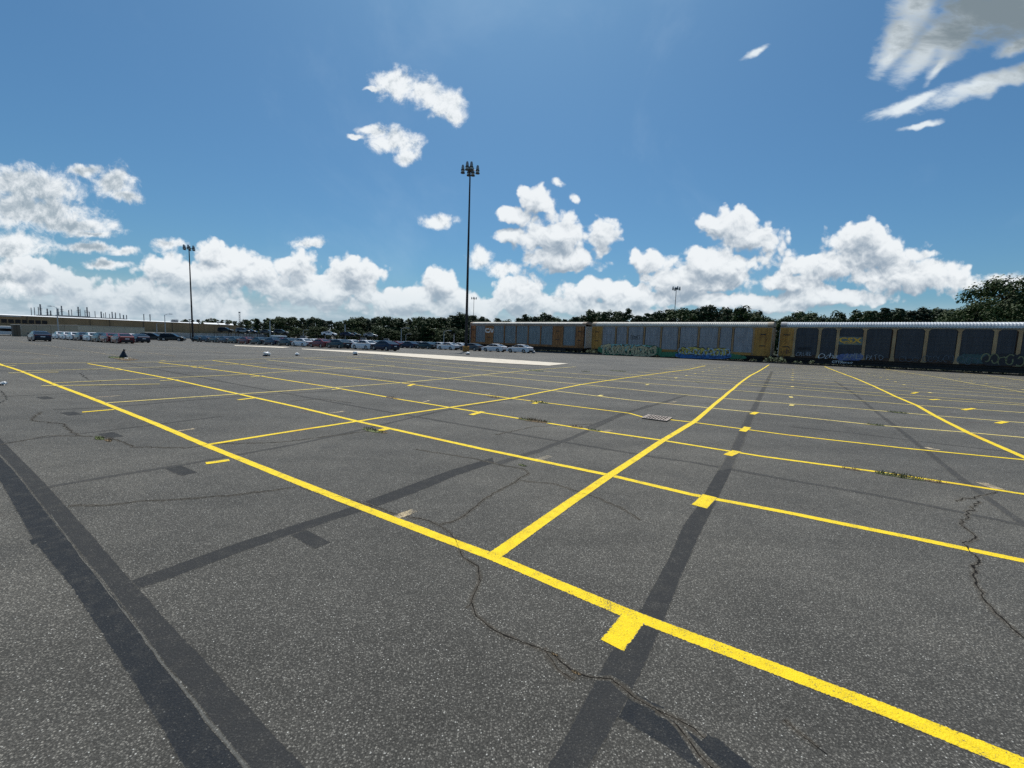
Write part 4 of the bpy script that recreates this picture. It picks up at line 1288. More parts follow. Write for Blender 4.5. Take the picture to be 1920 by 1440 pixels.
# ------------------------------------------------------------------ light masts
def mast(px, ptop, Y, label, arms, rad=0.20, base=True, group='tall lot light masts', pb=None):
    top = at_y(px, ptop, Y)
    if pb is not None:
        g = at_y(pb[0], pb[1], Y); x = (g.x + top.x) / 2
    x = top.x
    gz = terrain(x, Y)
    e = empty('light_mast', (x, Y, gz)); tag(e, label, 'light mast', group)
    Ht = top.z - gz
    b = MB(); b.tube((0, 0, 0.0), (0, 0, Ht - 0.55), rad, rad * 0.45, 12); b.build('pole', M['mast'], e)
    h = MB(); h.tube((0, 0, Ht - 1.25), (0, 0, Ht - 0.9), 0.32, 0.32, 12); h.tube((0, 0, Ht - 0.9), (0, 0, Ht - 0.5), 0.22, 0.12, 12)
    for t in arms:
        h.tube((0.2 * math.cos(t), 0.2 * math.sin(t), Ht - 1.0), (1.08 * math.cos(t), 1.08 * math.sin(t), Ht - 1.0), 0.04, n=6)
    h.build('lamp_bracket', M['lampdark'], e)
    for t in arms:
        cx, cy = 1.18 * math.cos(t), 1.18 * math.sin(t)
        l = MB(); l.lathe((cx, cy, Ht - 1.35), [(0.22, 0.45), (0.24, 0.66), (0.19, 0.98), (0.14, 1.12)], 10)
        lo = l.build('lamp', M['lampcan'], e)
        l = MB(); l.lathe((cx, cy, Ht - 1.35), [(0.27, 0.25), (0.31, 0.30), (0.29, 0.44)], 10); l.build('ballast_ring', M['lampdark'], lo)
        l = MB(); l.lathe((cx, cy, Ht - 1.35), [(0.29, -0.05), (0.26, 0.245)], 12); l.build('lens', M['lens'], lo)
        l = MB(); l.lathe((cx, cy, Ht - 1.35), [(0.34, -0.14), (0.35, -0.055)], 12); l.build('lamp_rim', M['lampdark'], lo)
    if base:
        b = MB(); b.lathe((0, 0, 0), [(0.55, 0), (0.55, 0.85), (0.50, 0.92)], 20); b.build('concrete_base', M['base_or'], e)
        b = MB(); b.box((-0.35, -0.35, 0.925), (0.35, 0.35, 0.96))
        for i in range(4): b.tube((0.26 * (-1) ** i, 0.26 * (-1 if i < 2 else 1), 0.9605), (0.26 * (-1) ** i, 0.26 * (-1 if i < 2 else 1), 1.1), 0.03, n=6)
        b.build('base_plate', M['mast'], e)
    return e


A6 = [R(90 + 60 * i) for i in range(6)]
m1 = mast(881.8, 306, 69.0, 'nearest tall dark light mast with orange concrete base beside parked sedans', [R(v) for v in (8, 172, 74, 106, 254, 286)], 0.24)
mast(354, 458.5, 118, 'left hand tall light mast standing behind the left row of dark sedans', [R(v) for v in (0, 180, 60, 120, 240, 300)], 0.24, base=False)
mast(888.8, 556, 230, 'distant thin light mast just right of the nearest mast', [R(v) for v in (0, 180, 90, 270)], 0.20, base=False)
mast(1268.6, 536, 150, 'light mast rising from behind the middle railcar', [R(v) for v in (0, 180, 90, 270)], 0.18, base=False)


def street_lamp(px, ptop, Y, label, arm=1.0, heads=1):
    top = at_y(px, ptop, Y); gz = terrain(top.x, Y)
    e = empty('street_lamp', (top.x, Y, gz)); tag(e, label, 'street lamp', 'pale street lamps around the lot'); Ht = top.z - gz
    b = MB(); b.tube((0, 0, 0), (0, 0, Ht - 0.3), 0.13, 0.07, 8); b.build('pole', M['galv'], e)
    for s in ((1,) if heads == 1 else (1, -1)):
        s *= arm
        b = MB(); b.tube((0, 0, Ht - 0.35), (s * 0.8, 0, Ht), 0.045, n=6); b.tube((s * 0.8, 0, Ht), (s * 1.5, 0, Ht + 0.02), 0.04, n=6); b.build('arm', M['galv'], e)
        b = MB(); b.hexa([(s * 1.4, -0.16, Ht - 0.08), (s * 2.2, -0.12, Ht - 0.05), (s * 2.2, 0.12, Ht - 0.05), (s * 1.4, 0.16, Ht - 0.08), (s * 1.4, -0.12, Ht + 0.1), (s * 2.2, -0.08, Ht + 0.06), (s * 2.2, 0.08, Ht + 0.06), (s * 1.4, 0.12, Ht + 0.1)]); b.build('lamp_head', M['lampcan'], e)


for a_ in ((106, 574.5, 105, 'pale street lamp with arm to the left, before the smokestacks of the factory', -1), (308.5, 588.5, 120, 'pale street lamp with curved arm left of the left light mast', 1),
           (293.5, 605.5, 150, 'short pale street lamp before the tan factory wall'), (467.5, 614.5, 170, 'small street lamp before the trees at the factory end'),
           (568.5, 618, 170, 'small street lamp before trees, left of the thick pale pole'), (609.5, 622.5, 160, 'short street lamp among the far cars right of a white van'),
           (752.5, 614.5, 110, 'pale street lamp with right arm before the trees above dark sedans'), (761, 626, 170, 'tiny street lamp just right of the pale lamp above dark sedans'),
           (832.5, 619.5, 120, 'street lamp with right arm between dark sedans and the nearest mast')):
    street_lamp(*a_)


def plain_pole(px, ptop, Y, label, rad, m):
    top = at_y(px, ptop, Y); gz = terrain(top.x, Y)
    e = empty('utility_pole', (top.x, Y, gz)); tag(e, label, 'utility pole')
    b = MB(); b.tube((0, 0, 0), (0, 0, top.z - gz), rad, rad * 0.7, 8); b.build('pole', m, e)
    b = MB(); b.box((-0.25, -0.2, top.z - gz + 0.002), (0.25, 0.2, top.z - gz + 0.25)); b.build('pole_cap', M['lampdark'], e)


plain_pole(506, 602, 150, 'pale utility pole before the trees behind the row of red and navy sedans', 0.22, M['galv'])
plain_pole(647, 609, 140, 'thick pale utility pole before the trees above the teal sedan', 0.22, M['galv'])
plain_pole(355.7, 600, 135, 'dark slim pole just left of the left light mast', 0.12, M['mast'])
plain_pole(851.5, 627.5, 95, 'short pale post near the nearest mast beside a white sedan roof', 0.12, M['galv'])


def lattice(px, ptop, Y):
    top = at_y(px, ptop, Y); gz = terrain(top.x, Y); Ht = top.z - gz
    e = empty('lattice_tower', (top.x, Y, gz)); tag(e, 'slender steel lattice tower on the horizon above the factory end', 'lattice tower')
    b = MB(); r = 0.7
    c = [(r * math.cos(t), r * math.sin(t)) for t in (0, 2.09, 4.19)]
    for (x, y) in c: b.tube((x, y, 0), (x, y, Ht), 0.12, n=5)
    z = 0; k = 0
    while z < Ht - 2:
        for i in range(3): b.tube((*c[i], z), (*c[(i + 1) % 3], z + 2), 0.07, n=4, cap=False)
        z += 2
    b.build('lattice_frame', M['galv'], e)
    b = MB(); b.lathe((0, 0, Ht), [(0.9, 0), (0.9, 1.2)], 8); b.build('antenna', M['lampcan'], e)


lattice(449, 587, 420)


# ------------------------------------------------------------------ factory
def factory():
    pa, pb = at_y(-230, 582, 262), at_y(461, 609.5, 400)
    a = Vector((pa.x, pa.y)); c = Vector((pb.x, pb.y)); d = c - a; L = d.length
    ang = math.atan2(d.y, d.x)
    z0 = -3.0
    e = empty('factory', (a.x, a.y, z0), ang)
    tag(e, 'long tan clad factory with white roof edge and grey stacks on its roof', 'factory')

    def lf(px):   # along the wall for a picture column
        r = ray(px, 600); x, y = r.x, r.y
        # a + s*d = t*(x,y)
        den = d.x * y - d.y * x
        s = (a.y * x - a.x * y) / den
        return s * L

    def hz(px, py, back=0.0):
        r = ray(px, py); s = lf(px) / L; q = a + d * s
        t = (q.y + back) / r.y
        return H + r.z * t - z0
    hA, hB = hz(0, 589.3), hz(455, 609.3)
    s0, s1 = lf(362), lf(458)

    def hh(s): return hA + (hB - hA) * (s - lf(0)) / (lf(455) - lf(0))
    # main wall in bays with joints
    b = MB(); n = 40
    for i in range(n):
        x0 = s0 * i / n; x1 = s0 * (i + 1) / n
        b.box((x0 + 0.03, 0, 0), (x1 - 0.03, 60, hh(0.5 * (x0 + x1)) - 0.5))
    b.box((0, 0.15, 0), (s0, 60, hh(s0) - 0.9))
    b.build('wall', M['tan_wall'], e)
    b = MB(); n = 10; w1 = hB - 0.7
    for i in range(n):
        x0 = s0 + 0.05 + (s1 - s0) * i / n; x1 = s0 + (s1 - s0) * (i + 1) / n
        b.box((x0, 2, 0), (x1 - 0.06, 40, w1))
    b.build('wing_wall', M['tan_wall'], e)
    b = MB()
    for (p, q) in ((363.5, 373.5), (384, 410.5), (412, 439)):
        b.hexa([(lf(p), 1.7, hz(400, 608.2)), (lf(q), 1.7, hz(400, 608.2)), (lf(q), 9, hz(400, 607.0)), (lf(p), 9, hz(400, 607.0)), (lf(p), 1.7, hz(400, 607.9)), (lf(q), 1.7, hz(400, 607.9)), (lf(q), 9, hz(400, 605.2)), (lf(p), 9, hz(400, 605.2))])
    b.build('roof_light', M['white_roof'], e)
    b = MB()
    n = 30
    for i in range(n):
        x0 = s0 * i / n; x1 = s0 * (i + 1) / n
        b.hexa([(x0, -0.5, hh(x0) - 0.5), (x1, -0.5, hh(x1) - 0.5), (x1, 12, hh(x1) - 0.5), (x0, 12, hh(x0) - 0.5), (x0, -0.5, hh(x0) - 0.35), (x1, -0.5, hh(x1) - 0.35), (x1, 12, hh(x1) + 0.35), (x0, 12, hh(x0) + 0.35)])
        b.box((x0, 12.002, 0.5 * (hh(x0) + hh(x1)) - 0.5), (x1, 60, 0.5 * (hh(x0) + hh(x1)) + 0.35))
    b.build('roof', M['white_roof'], e)
    b = MB()
    for p in (50, 168, 322, 205, 268): b.box((lf(p), -0.35, 0.5), (lf(p) + 0.35, -0.02, hh(lf(p)) - 0.6))
    b.build('downpipe', M['tan_trim'], e)
    # grey storey with the plant on it
    b = MB()
    for (p, q, t) in ((62, 100, 586.5), (100, 168, 588.5), (168, 205, 590.5), (205, 238, 593.5)):
        b.box((lf(p), 22, 4), (lf(q) - 0.05, 40, min(hz((p + q) / 2, t, 22), hh(lf(q)) + 1.25 + (0.5 if p == 100 else 0))))
    b.build('plant_storey', M['grey_roof'], e)
    b = MB()
    for (p, q, t) in ((0, 40, 589.5), ): b.box((lf(p), -0.8, hh(lf(p)) - 1.3), (lf(q), -0.52, hh(lf(q)) - 0.9))
    b.build('canopy', M['white_roof'], e)
    # stacks
    for (p, t, w) in ((60, 577.5, 1.2), (66, 577, 1.4), (73.5, 576, 1.2), (77.5, 571.5, 5), (90, 579.5, 4.2), (96, 583, 4), (110, 579.3, 4), (117, 574.3, 4.2), (130, 582, 3), (135.3, 581, 1.5), (148, 576.2, 4.2), (151.5, 580, 2), (160.3, 582.5, 1.5), (164.5, 577, 4.2),
                      (168.5, 585, 2), (179, 584, 2), (190.5, 585, 4), (195, 588, 2), (198.6, 586, 1.5), (206, 589, 2), (211, 585.5, 3.4), (217, 586.5, 3), (225.5, 588, 3), (232, 591, 3.6), (237.7, 591, 3), (270, 589, 2.6), (281.6, 589.5, 2.8)):
        bk = 26 if p < 240 else 6
        ra = abs(lf(p + w / 2) - lf(p - w / 2)) * 0.36
        top = hz(p, t, bk)
        b = MB(); x = lf(p)
        # compensate for standing back from the wall line
        r = ray(p, 600); s = Vector((r.x, r.y)); q = a + d * (x / L); f = (q.y + bk * math.cos(ang)) / q.y
        loc = (q * f - a); xl = loc.dot(d.normalized()); yl = loc.dot(Vector((-d.y, d.x)).normalized())
        b.tube((xl, yl, 5), (xl, yl, top), max(ra, 0.22), max(ra, 0.22), 10)
        if w > 3: b.tube((xl, yl, top - 0.35), (xl, yl, top + 0.05), ra * 1.12, ra * 1.12, 10)
        o = b.build('smokestack', M['stack'], e)
        if w > 3.9 and p < 170:
            b = MB()
            for zz in (3.2, 4.4):
                b.box((xl - ra * 2.4, yl - ra * 1.2, top - zz), (xl + ra * 2.4, yl - ra * 1.15, top - zz + 0.25))
            b.build('platform', M['mast'], o)
    b = MB(); x0, x1 = lf(324), lf(336)
    b.box((x0, 6, hh(x0)), (x1, 14, hz(330, 600.2, 6))); b.build('roof_box', M['grey_roof'], e)
    b = MB(); b.box((x0 - 0.2, 5.8, hz(330, 600.2, 6) + 0.002), (x1 + 0.2, 14.2, hz(330, 598.6, 6))); b.build('roof_box_lid', M['white_roof'], e)
    b = MB()
    for k in range(7):   # dark doors and vents low in the wall at the far left
        b.box((lf(2) + k * 3.2, -0.06, 5.0), (lf(2) + k * 3.2 + 2.6, -0.021, 7.6))
    b.build('vent', M['mast'], e)


factory()


def long_shed(name, px0, px1, pt0, pt1, Y0, Y1, dz, mk, label, cat, roof=True):
    a = at_y(px0, pt0, Y0); c = at_y(px1, pt1, Y1)
    d = Vector((c.x - a.x, c.y - a.y)); L = d.length; ang = math.atan2(d.y, d.x)
    zb = min(terrain(a.x, a.y), terrain(c.x, c.y)) - 0.2
    e = empty(name, (a.x, a.y, zb), ang); tag(e, label, cat)
    h0 = a.z - zb; h1 = c.z - zb
    b = MB(); n = max(2, int(L / 2.4))
    for i in range(n):
        x0 = L * i / n; x1 = L * (i + 1) / n - 0.04; hq = h0 + (h1 - h0) * (i + 0.5) / n
        b.box((x0, 0, 0), (x1, dz, hq - 0.12))
    b.build('wall', mk, e)
    if roof:
        b = MB(); b.hexa([(-0.1, -0.12, h0 - 0.118), (L + 0.1, -0.12, h1 - 0.118), (L + 0.1, dz + 0.1, h1 - 0.118), (-0.1, dz + 0.1, h0 - 0.118), (-0.1, -0.12, h0), (L + 0.1, -0.12, h1), (L + 0.1, dz + 0.1, h1), (-0.1, dz + 0.1, h0)])
        b.build('roof', M['pale_wall'], e)
    return e


long_shed('long_shed', 40, 146, 609, 609.6, 104, 112, 3, M['beige_wall'], 'long low grey beige shed behind the navy sedan at far left', 'shed')
long_shed('long_shed', 152, 271, 609.8, 614, 118, 132, 3, M['pale_beige'], 'long pale low shed between the white parked sedans and the factory', 'shed')
long_shed('barrier_wall', 236, 492, 622.5, 625.6, 138, 160, 0.4, M['pale_wall'], 'low pale barrier wall behind the left rows of cars', 'wall', roof=False)
e = long_shed('open_shelter', 24, 38, 608.4, 608.4, 100, 101, 2, M['tan_trim'], 'small brown open shelter between the white bus and the long shed', 'shelter')


def bus():
    p = at(10, 629); q = at_y(10, 611.5, p.y)
    e = empty('white_bus', (p.x, p.y, p.z), R(-34)); tag(e, 'white bus with dark window bands at the far left edge', 'bus')
    h = q.z - p.z
    b = MB(); b.box((-5, -1.25, 0.35), (4.0, 1.25, h * 0.48)); b.box((-5, -1.24, h * 0.48 + 0.7), (4.0, 1.24, h)); b.build('body', M['white_plastic'], e)
    b = MB(); b.box((-4.95, -1.2, h * 0.48 + 0.002), (3.95, 1.2, h * 0.48 + 0.698)); b.build('window', M['glass'], e)
    for x in (-3.4, 2.6):
        for s in (-1, 1):
            b = MB(); b.tube((x, s * 1.26 - 0.13, 0.48), (x, s * 1.26, 0.48), 0.48, n=16); b.build('wheel', M['tyre'], e)


bus()


def van():
    p = at_y(521, 636, 98); p.z = terrain(p.x, p.y); t = at_y(521, 628.8, 98)
    e = empty('white_van', p, R(180 - 34)); tag(e, 'boxy white van roof standing above the rows of parked sedans', 'van')
    h = t.z - p.z
    b = MB(); b.hexa([(-2.6, -0.95, 0.3), (2.6, -0.95, 0.3), (2.6, 0.95, 0.3), (-2.6, 0.95, 0.3), (-2.6, -0.95, h * 0.55), (2.5, -0.95, h * 0.55), (2.5, 0.95, h * 0.55), (-2.6, 0.95, h * 0.55)])
    b.build('body', M['white_plastic'], e)
    b = MB(); b.hexa([(-2.55, -0.92, h * .55 + .002), (2.1, -0.92, h * .55 + .002), (2.1, .92, h * .55 + .002), (-2.55, .92, h * .55 + .002), (-2.5, -0.85, h * .85), (1.6, -0.85, h * .85), (1.6, .85, h * .85), (-2.5, .85, h * .85)]); b.build('window', M['glass'], e)
    b = MB(); b.hexa([(-2.5, -0.88, h * .85 + .002), (1.65, -0.88, h * .85 + .002), (1.65, .88, h * .85 + .002), (-2.5, .88, h * .85 + .002), (-2.4, -0.75, h), (1.4, -0.75, h), (1.4, .75, h), (-2.4, .75, h)]); b.build('roof', M['white_plastic'], e)
    for x in (-1.7, 1.7):
        for s in (-1, 1):
            b = MB(); b.tube((x, s * 0.96 - 0.1, 0.34), (x, s * 0.96, 0.34), 0.34, n=14); b.build('wheel', M['tyre'], e)


van()


# ------------------------------------------------------------------ cars
def car_body_mesh(kind):
    """side outline of the lower body with wheel arches, nose to +x"""
    if kind == 'sedan':
        hl, wx, rw, top = 2.33, 1.36, 0.33, [(-2.33, 0.62), (-2.31, 0.93), (-2.22, 1.02), (-1.75, 1.06), (-1.2, 1.00), (0.9, 0.95), (1.15, 0.93), (1.75, 0.84), (2.12, 0.72), (2.30, 0.55)]
    else:
        hl, wx, rw, top = 2.35, 1.42, 0.39, [(-2.35, 0.7), (-2.33, 1.0), (-2.28, 1.10), (-1.9, 1.12), (-1.2, 1.10), (0.8, 1.08), (1.2, 1.07), (1.9, 1.0), (2.22, 0.9), (2.33, 0.65)]
    zb = 0.20 if kind == 'sedan' else 0.28
    out = list(top) + [(hl - 0.02, 0.30), (hl - 0.2, zb)]

    def arch(cx):
        pts = []
        r = rw + 0.06
        a0 = math.asin((zb - rw) / r)
        for i in range(9):
            t = a0 + (math.pi - 2 * a0) * i / 8
            pts.append((cx + r * math.cos(t), rw + r * math.sin(t)))
        return pts
    out += arch(wx) + arch(-wx)
    out += [(-hl + 0.2, zb), (-hl + 0.01, 0.34)]
    return out, hl, wx, rw


def build_car(kind, colour, name, detail=True):
    out, hl, wx, rw = car_body_mesh(kind)
    e = empty(name)
    HW = 0.91 if kind == 'sedan' else 0.95
    b = MB()
    # slices across the width; the sides tuck in at sill and shoulder
    def sl(y, sx, drop, bulge):
        r = []
        for (x, z) in out:
            yy = y
            if abs(y) > 0.6:
                k = max(0, (z - 0.55)) * 0.10 + max(0, 0.4 - z) * 0.10 + max(0, abs(x) - 1.7) ** 2 * 0.32
                yy = math.copysign(abs(y) - k, y)
            r.append((x * sx, yy, z - (drop if z > 0.6 else 0)))
        return r
    S = [sl(-HW, 0.985, 0.035, 0), sl(-HW + 0.07, 1.0, 0.0, 0), sl(HW - 0.07, 1.0, 0.0, 0), sl(HW, 0.985, 0.035, 0)]
    n = len(out)
    for s in S: b.v += s
    for j in range(3):
        for i in range(n):
            i2 = (i + 1) % n
            b.f.append((j * n + i, j * n + i2, (j + 1) * n + i2, (j + 1) * n + i)); b.m.append(0)
    b.f.append(tuple(range(n))); b.m.append(0)
    b.f.append(tuple(3 * n + i for i in reversed(range(n)))); b.m.append(0)
    # roof and pillars, same paint
    if kind == 'sedan':
        base = [(-2.02, 1.03), (1.12, 0.93)]; roof = [(-1.05, 1.36), (-0.6, 1.42), (0.0, 1.42), (0.28, 1.36)]
        cut = [(-1.45, 1.03, -1.0, 1.34), (-0.22, 0.98, -0.28, 1.40)]
    else:
        base = [(-2.2, 1.10), (1.2, 1.06)]; roof = [(-2.0, 1.62), (-1.6, 1.70), (-0.1, 1.72), (0.25, 1.64)]
        cut = [(-1.3, 1.1, -1.35, 1.68), (-0.15, 1.08, -0.2, 1.70)]
    bw, tw = HW - 0.09, HW - 0.27
    # glass house: ring bottom -> ring top
    g = MB()
    bx0, bz0 = base[0]; bx1, bz1 = base[1]
    tx0, tz0 = roof[0]; tx1, tz1 = roof[-1]
    g.hexa([(bx0, -bw, bz0 - 0.03), (bx1, -bw, bz1 - 0.03), (bx1, bw, bz1 - 0.03), (bx0, bw, bz0 - 0.03), (tx0, -tw, tz0 - 0.01), (tx1, -tw, tz1 - 0.01), (tx1, tw, tz1 - 0.01), (tx0, tw, tz0 - 0.01)])
    # roof skin
    k0 = len(b.v)
    m_ = len(roof)
    for (x, z) in roof:
        for y in (-tw - 0.012, -tw + 0.12, tw - 0.12, tw + 0.012):
            b.v.append((x, y, z - (0.035 if abs(y) > tw else 0)))
    for i in range(m_ - 1):
        for j in range(3):
            k = k0 + i * 4 + j
            b.f.append((k, k + 4, k + 5, k + 1)); b.m.append(0)
    # pillars as thin strips just outside the glass
    for s in (-1, 1):
        def pt(x, z, w0, t): return None
        def onside(fx, t, o=0.008):   # fx 0..1 along, t 0 bottom 1 top
            xb = bx0 + (bx1 - bx0) * fx; xt = tx0 + (tx1 - tx0) * fx
            zb2 = (bz0 + (bz1 - bz0) * fx) - 0.03; zt2 = tz0 + (tz1 - tz0) * fx - 0.01
            return (xb + (xt - xb) * t, s * (bw + (tw - bw) * t + o), zb2 + (zt2 - zb2) * t)
        for (fa, fb) in ((0.0, 0.17 if kind == 'sedan' else 0.08), (0.55, 0.575), (0.955, 1.0)):
            b.quad(onside(fa, 0), onside(fb, 0), onside(fb, 1.02), onside(fa, 1.02))
        b.quad(onside(0, 0.88), onside(1, 0.88), onside(1, 1.02), onside(0, 1.02))
        # rear and front corner strips
        b.quad((bx0 - 0.012, s * bw, bz0 - .03), (bx0 - 0.012, s * (bw - 0.12), bz0 - .03), (tx0 - 0.012, s * (tw - 0.10), tz0), (tx0 - 0.012, s * tw, tz0))
        b.quad((bx1 + 0.012, s * bw, bz1 - .03), (bx1 + 0.012, s * (bw - 0.07), bz1 - .03), (tx1 + 0.012, s * (tw - 0.06), tz1), (tx1 + 0.012, s * tw, tz1))
    if kind == 'suv':
        b.box((-2.0, -tw, tz0 + 0.12), (-0.2, -tw + 0.04, tz0 + 0.15)); b.box((-2.0, tw - 0.04, tz0 + 0.12), (-0.2, tw, tz0 + 0.15))
    paint = M['car_' + colour]
    if detail:
        b.build('body', paint, e, recalc=True)
        g.build('window', M['glass'], e)
        for x in (-wx, wx):
            for s in (-1, 1):
                w = MB(); y0 = s * (HW - 0.05)
                w.tube((x, y0 - s * 0.2, rw), (x, y0, rw), rw, n=18)
                wo = w.build('wheel', M['tyre'], e)
                w = MB(); w.tube((x, y0 + s * 0.001, rw), (x, y0 + s * 0.012, rw), rw * 0.66, n=14); w.build('rim', M['rim'], wo)
        # dark arches and rocker
        w = MB()
        for s in (-1, 1):
            for x in (-wx, wx):
                y0 = s * (HW - 0.26)
                w.tube((x, y0 - s * 0.02, rw + 0.02), (x, y0, rw + 0.02), rw + 0.06, n=14)
        w.box((-hl + 0.25, -HW + 0.12, 0.16), (hl - 0.25, HW - 0.12, 0.34))
        w.build('underbody', M['trim'], e)
        w = MB(); w.box((-hl - 0.02, -0.62, 0.26), (-hl + 0.12, 0.62, 0.50)); w.build('rear_bumper', M['trim'], e)
        w = MB(); w.box((hl - 0.14, -0.6, 0.28), (hl + 0.0, 0.6, 0.55)); w.build('front_grille', M['trim'], e)
        for s in (-1, 1):
            y = s * 0.60
            w = MB(); w.box((-hl - 0.012, min(y, y + s * 0.16), 0.80), (-hl + 0.1, max(y, y + s * 0.16), 0.92)); w.build('tail_light', M['tail'], e)
            w = MB(); w.box((hl - 0.20, min(y - s * 0.1, y + s * 0.1), 0.56), (hl + 0.0, max(y - s * 0.1, y + s * 0.1), 0.68)); w.build('headlight', M['head'], e)
            w = MB(); x = bx1 - 0.32; w.box((x - 0.08, min(s * (HW - 0.05), s * (HW + 0.10)), 1.0), (x + 0.06, max(s * (HW - 0.05), s * (HW + 0.10)), 1.12)); w.build('mirror', paint, e)
        if kind == 'sedan':
            w = MB(); w.box((-hl - 0.010, -0.58, 0.86), (-hl + 0.1, 0.58, 0.885)); w.build('light_bar', M['tail'], e)
            w = MB(); w.box((-hl - 0.015, -0.22, 0.62), (-hl + 0.1, 0.22, 0.74)); w.build('number_plate', M['white_plastic'], e)
    else:
        b.build('body', paint, e, recalc=True); g.build('window', M['glass'], e)
        w = MB()
        for x in (-wx, wx):
            for s in (-1, 1): w.tube((x, s * (HW - 0.22), rw), (x, s * (HW - 0.03), rw), rw, n=12)
        w.build('wheels', M['tyre'], e)
    return e


PROT = {}
NOSE = math.atan2(SY, -CY)        # heading of the parked rows: up and to the left
GROUPS = 'sedans parked in rows on the far lot'


def put_car(kind, colour, p, rz, label, group, detail=True):
    key = (kind, colour, detail)
    name = {'sedan': 'parked_sedan', 'suv': 'parked_suv'}[kind]
    if key not in PROT:
        o = build_car(kind, colour, name, detail); PROT[key] = o; CH[o.name] = kids(o)
        for ch in CH[o.name]: CH[ch.name] = kids(ch)
    else:
        o = copy_tree(PROT[key])
    o.location = p; o.rotation_euler = (0, 0, rz)
    tag(o, label, 'car' if kind == 'sedan' else 'suv', group)
    return o


def row_point(px, s0, t):
    pass


def from_st(s, t):
    """s metres up-left along the rows, t metres away"""
    p = Vector((-CY * s + SY * t, SY * s + CY * t, 0)); p.z = terrain(p.x, p.y); return p


def col_to_s(px, t):
    r = ray(px, 640); d = Vector((r.x, r.y))
    # (-C s + S t)/(S s + C t) = d.x/d.y
    k = d.x / d.y
    return (SY * t - k * CY * t) / (k * SY + CY)


def row(cols, t, where, kind='sedan', detail=True, rz=NOSE):
    n = len(cols)
    for i, (px, colr) in enumerate(cols):
        s = col_to_s(px, t)
        k = kind
        if colr.endswith('*'): colr = colr[:-1]; k = 'suv'
        p = from_st(s, t + random.uniform(-0.08, 0.08))
        cn = {'teal': 'dark teal', 'navy': 'navy blue', 'silver': 'silver', 'grey': 'dark grey'}.get(colr, colr)
        put_car(k, colr, p, rz + random.uniform(-0.01, 0.01), where(i, cn, k), where.group, detail)


class Where:
    def __init__(s, txt, group): s.txt = txt; s.group = group
    def __call__(s, i, c, k): return '%s %s, %s %s' % (c, 'sedan' if k == 'sedan' else 'off-road car', ORD[i], s.txt)


row([(975, 'white'), (927, 'white'), (884, 'grey'), (841, 'white'), (799, 'teal'), (767, 'navy'), (742, 'red'), (718, 'navy')], 60.2, Where('leftward from the brown CN railcar', 'sedans in the row beside the railcars'))
row([(722, 'navy'), (684, 'white'), (636, 'teal'), (601, 'red'), (568, 'white'), (539, 'teal'), (511, 'navy'), (486, 'teal'), (462, 'red'), (441, 'teal'), (422, 'navy'), (405, 'teal'), (389, 'navy'), (374, 'black')], 40.0,
    Where('from the right in the near middle row', 'sedans in the near middle row'))
row([(229, 'red'), (207, 'red'), (191, 'teal'), (173, 'white'), (156, 'navy'), (142, 'white'), (128, 'white'), (114, 'white')], 18.6, Where('from the right in the left hand row', 'sedans in the left hand row'))
row([(262, 'navy'), (250, 'white'), (238, 'black')], 23.0, Where('in the short row behind the red sedans', 'sedans behind the left hand row'))
row([(76, 'navy')], 12.0, type('W', (), {'group': None, '__call__': lambda s, i, c, k: 'single navy blue sedan seen from behind, left of the left row'})())
# two dark off-road cars seen from the side, noses to the right
for px, lb in ((287, 'black off-road car left of two, standing behind the left rows'), (324, 'black off-road car right of two, just left of the left light mast')):
    p = at_y(px, 635, 96); p.z = terrain(p.x, 96)
    put_car('suv', 'black', p, R(20), lb, 'black off-road cars behind the left rows')
rng = random.Random(5)
cl = ['navy', 'white', 'teal', 'black', 'silver', 'grey', 'red', 'white', 'navy', 'teal', 'white', 'teal']
k_ = 0
for (t, p0, p1, nm) in ((43.2, 700, 420, 'second'), (57.3, 706, 470, 'third'), (63.0, 860, 520, 'fourth'), (77.5, 866, 560, 'fifth'), (80.3, 868, 585, 'sixth'), (97.0, 860, 620, 'seventh')):
    s = col_to_s(p0, t); s_end = col_to_s(p1, t); i = 0
    cnt = {}
    while s < s_end and i < 20:
        if rng.random() < 0.86:
            c = rng.choice(cl)
            cn = {'teal': 'dark teal', 'navy': 'navy blue', 'grey': 'dark grey'}.get(c, c)
            p = from_st(s + rng.uniform(-0.3, 0.3), t)
            put_car('sedan', c, p, NOSE + rng.uniform(-0.015, 0.015), '%s sedan %s from the right in the %s row back of the middle lot' % (cn, ORD[i], nm), 'sedans in the rows behind the near middle row', detail=False)
            i += 1
        s += SA


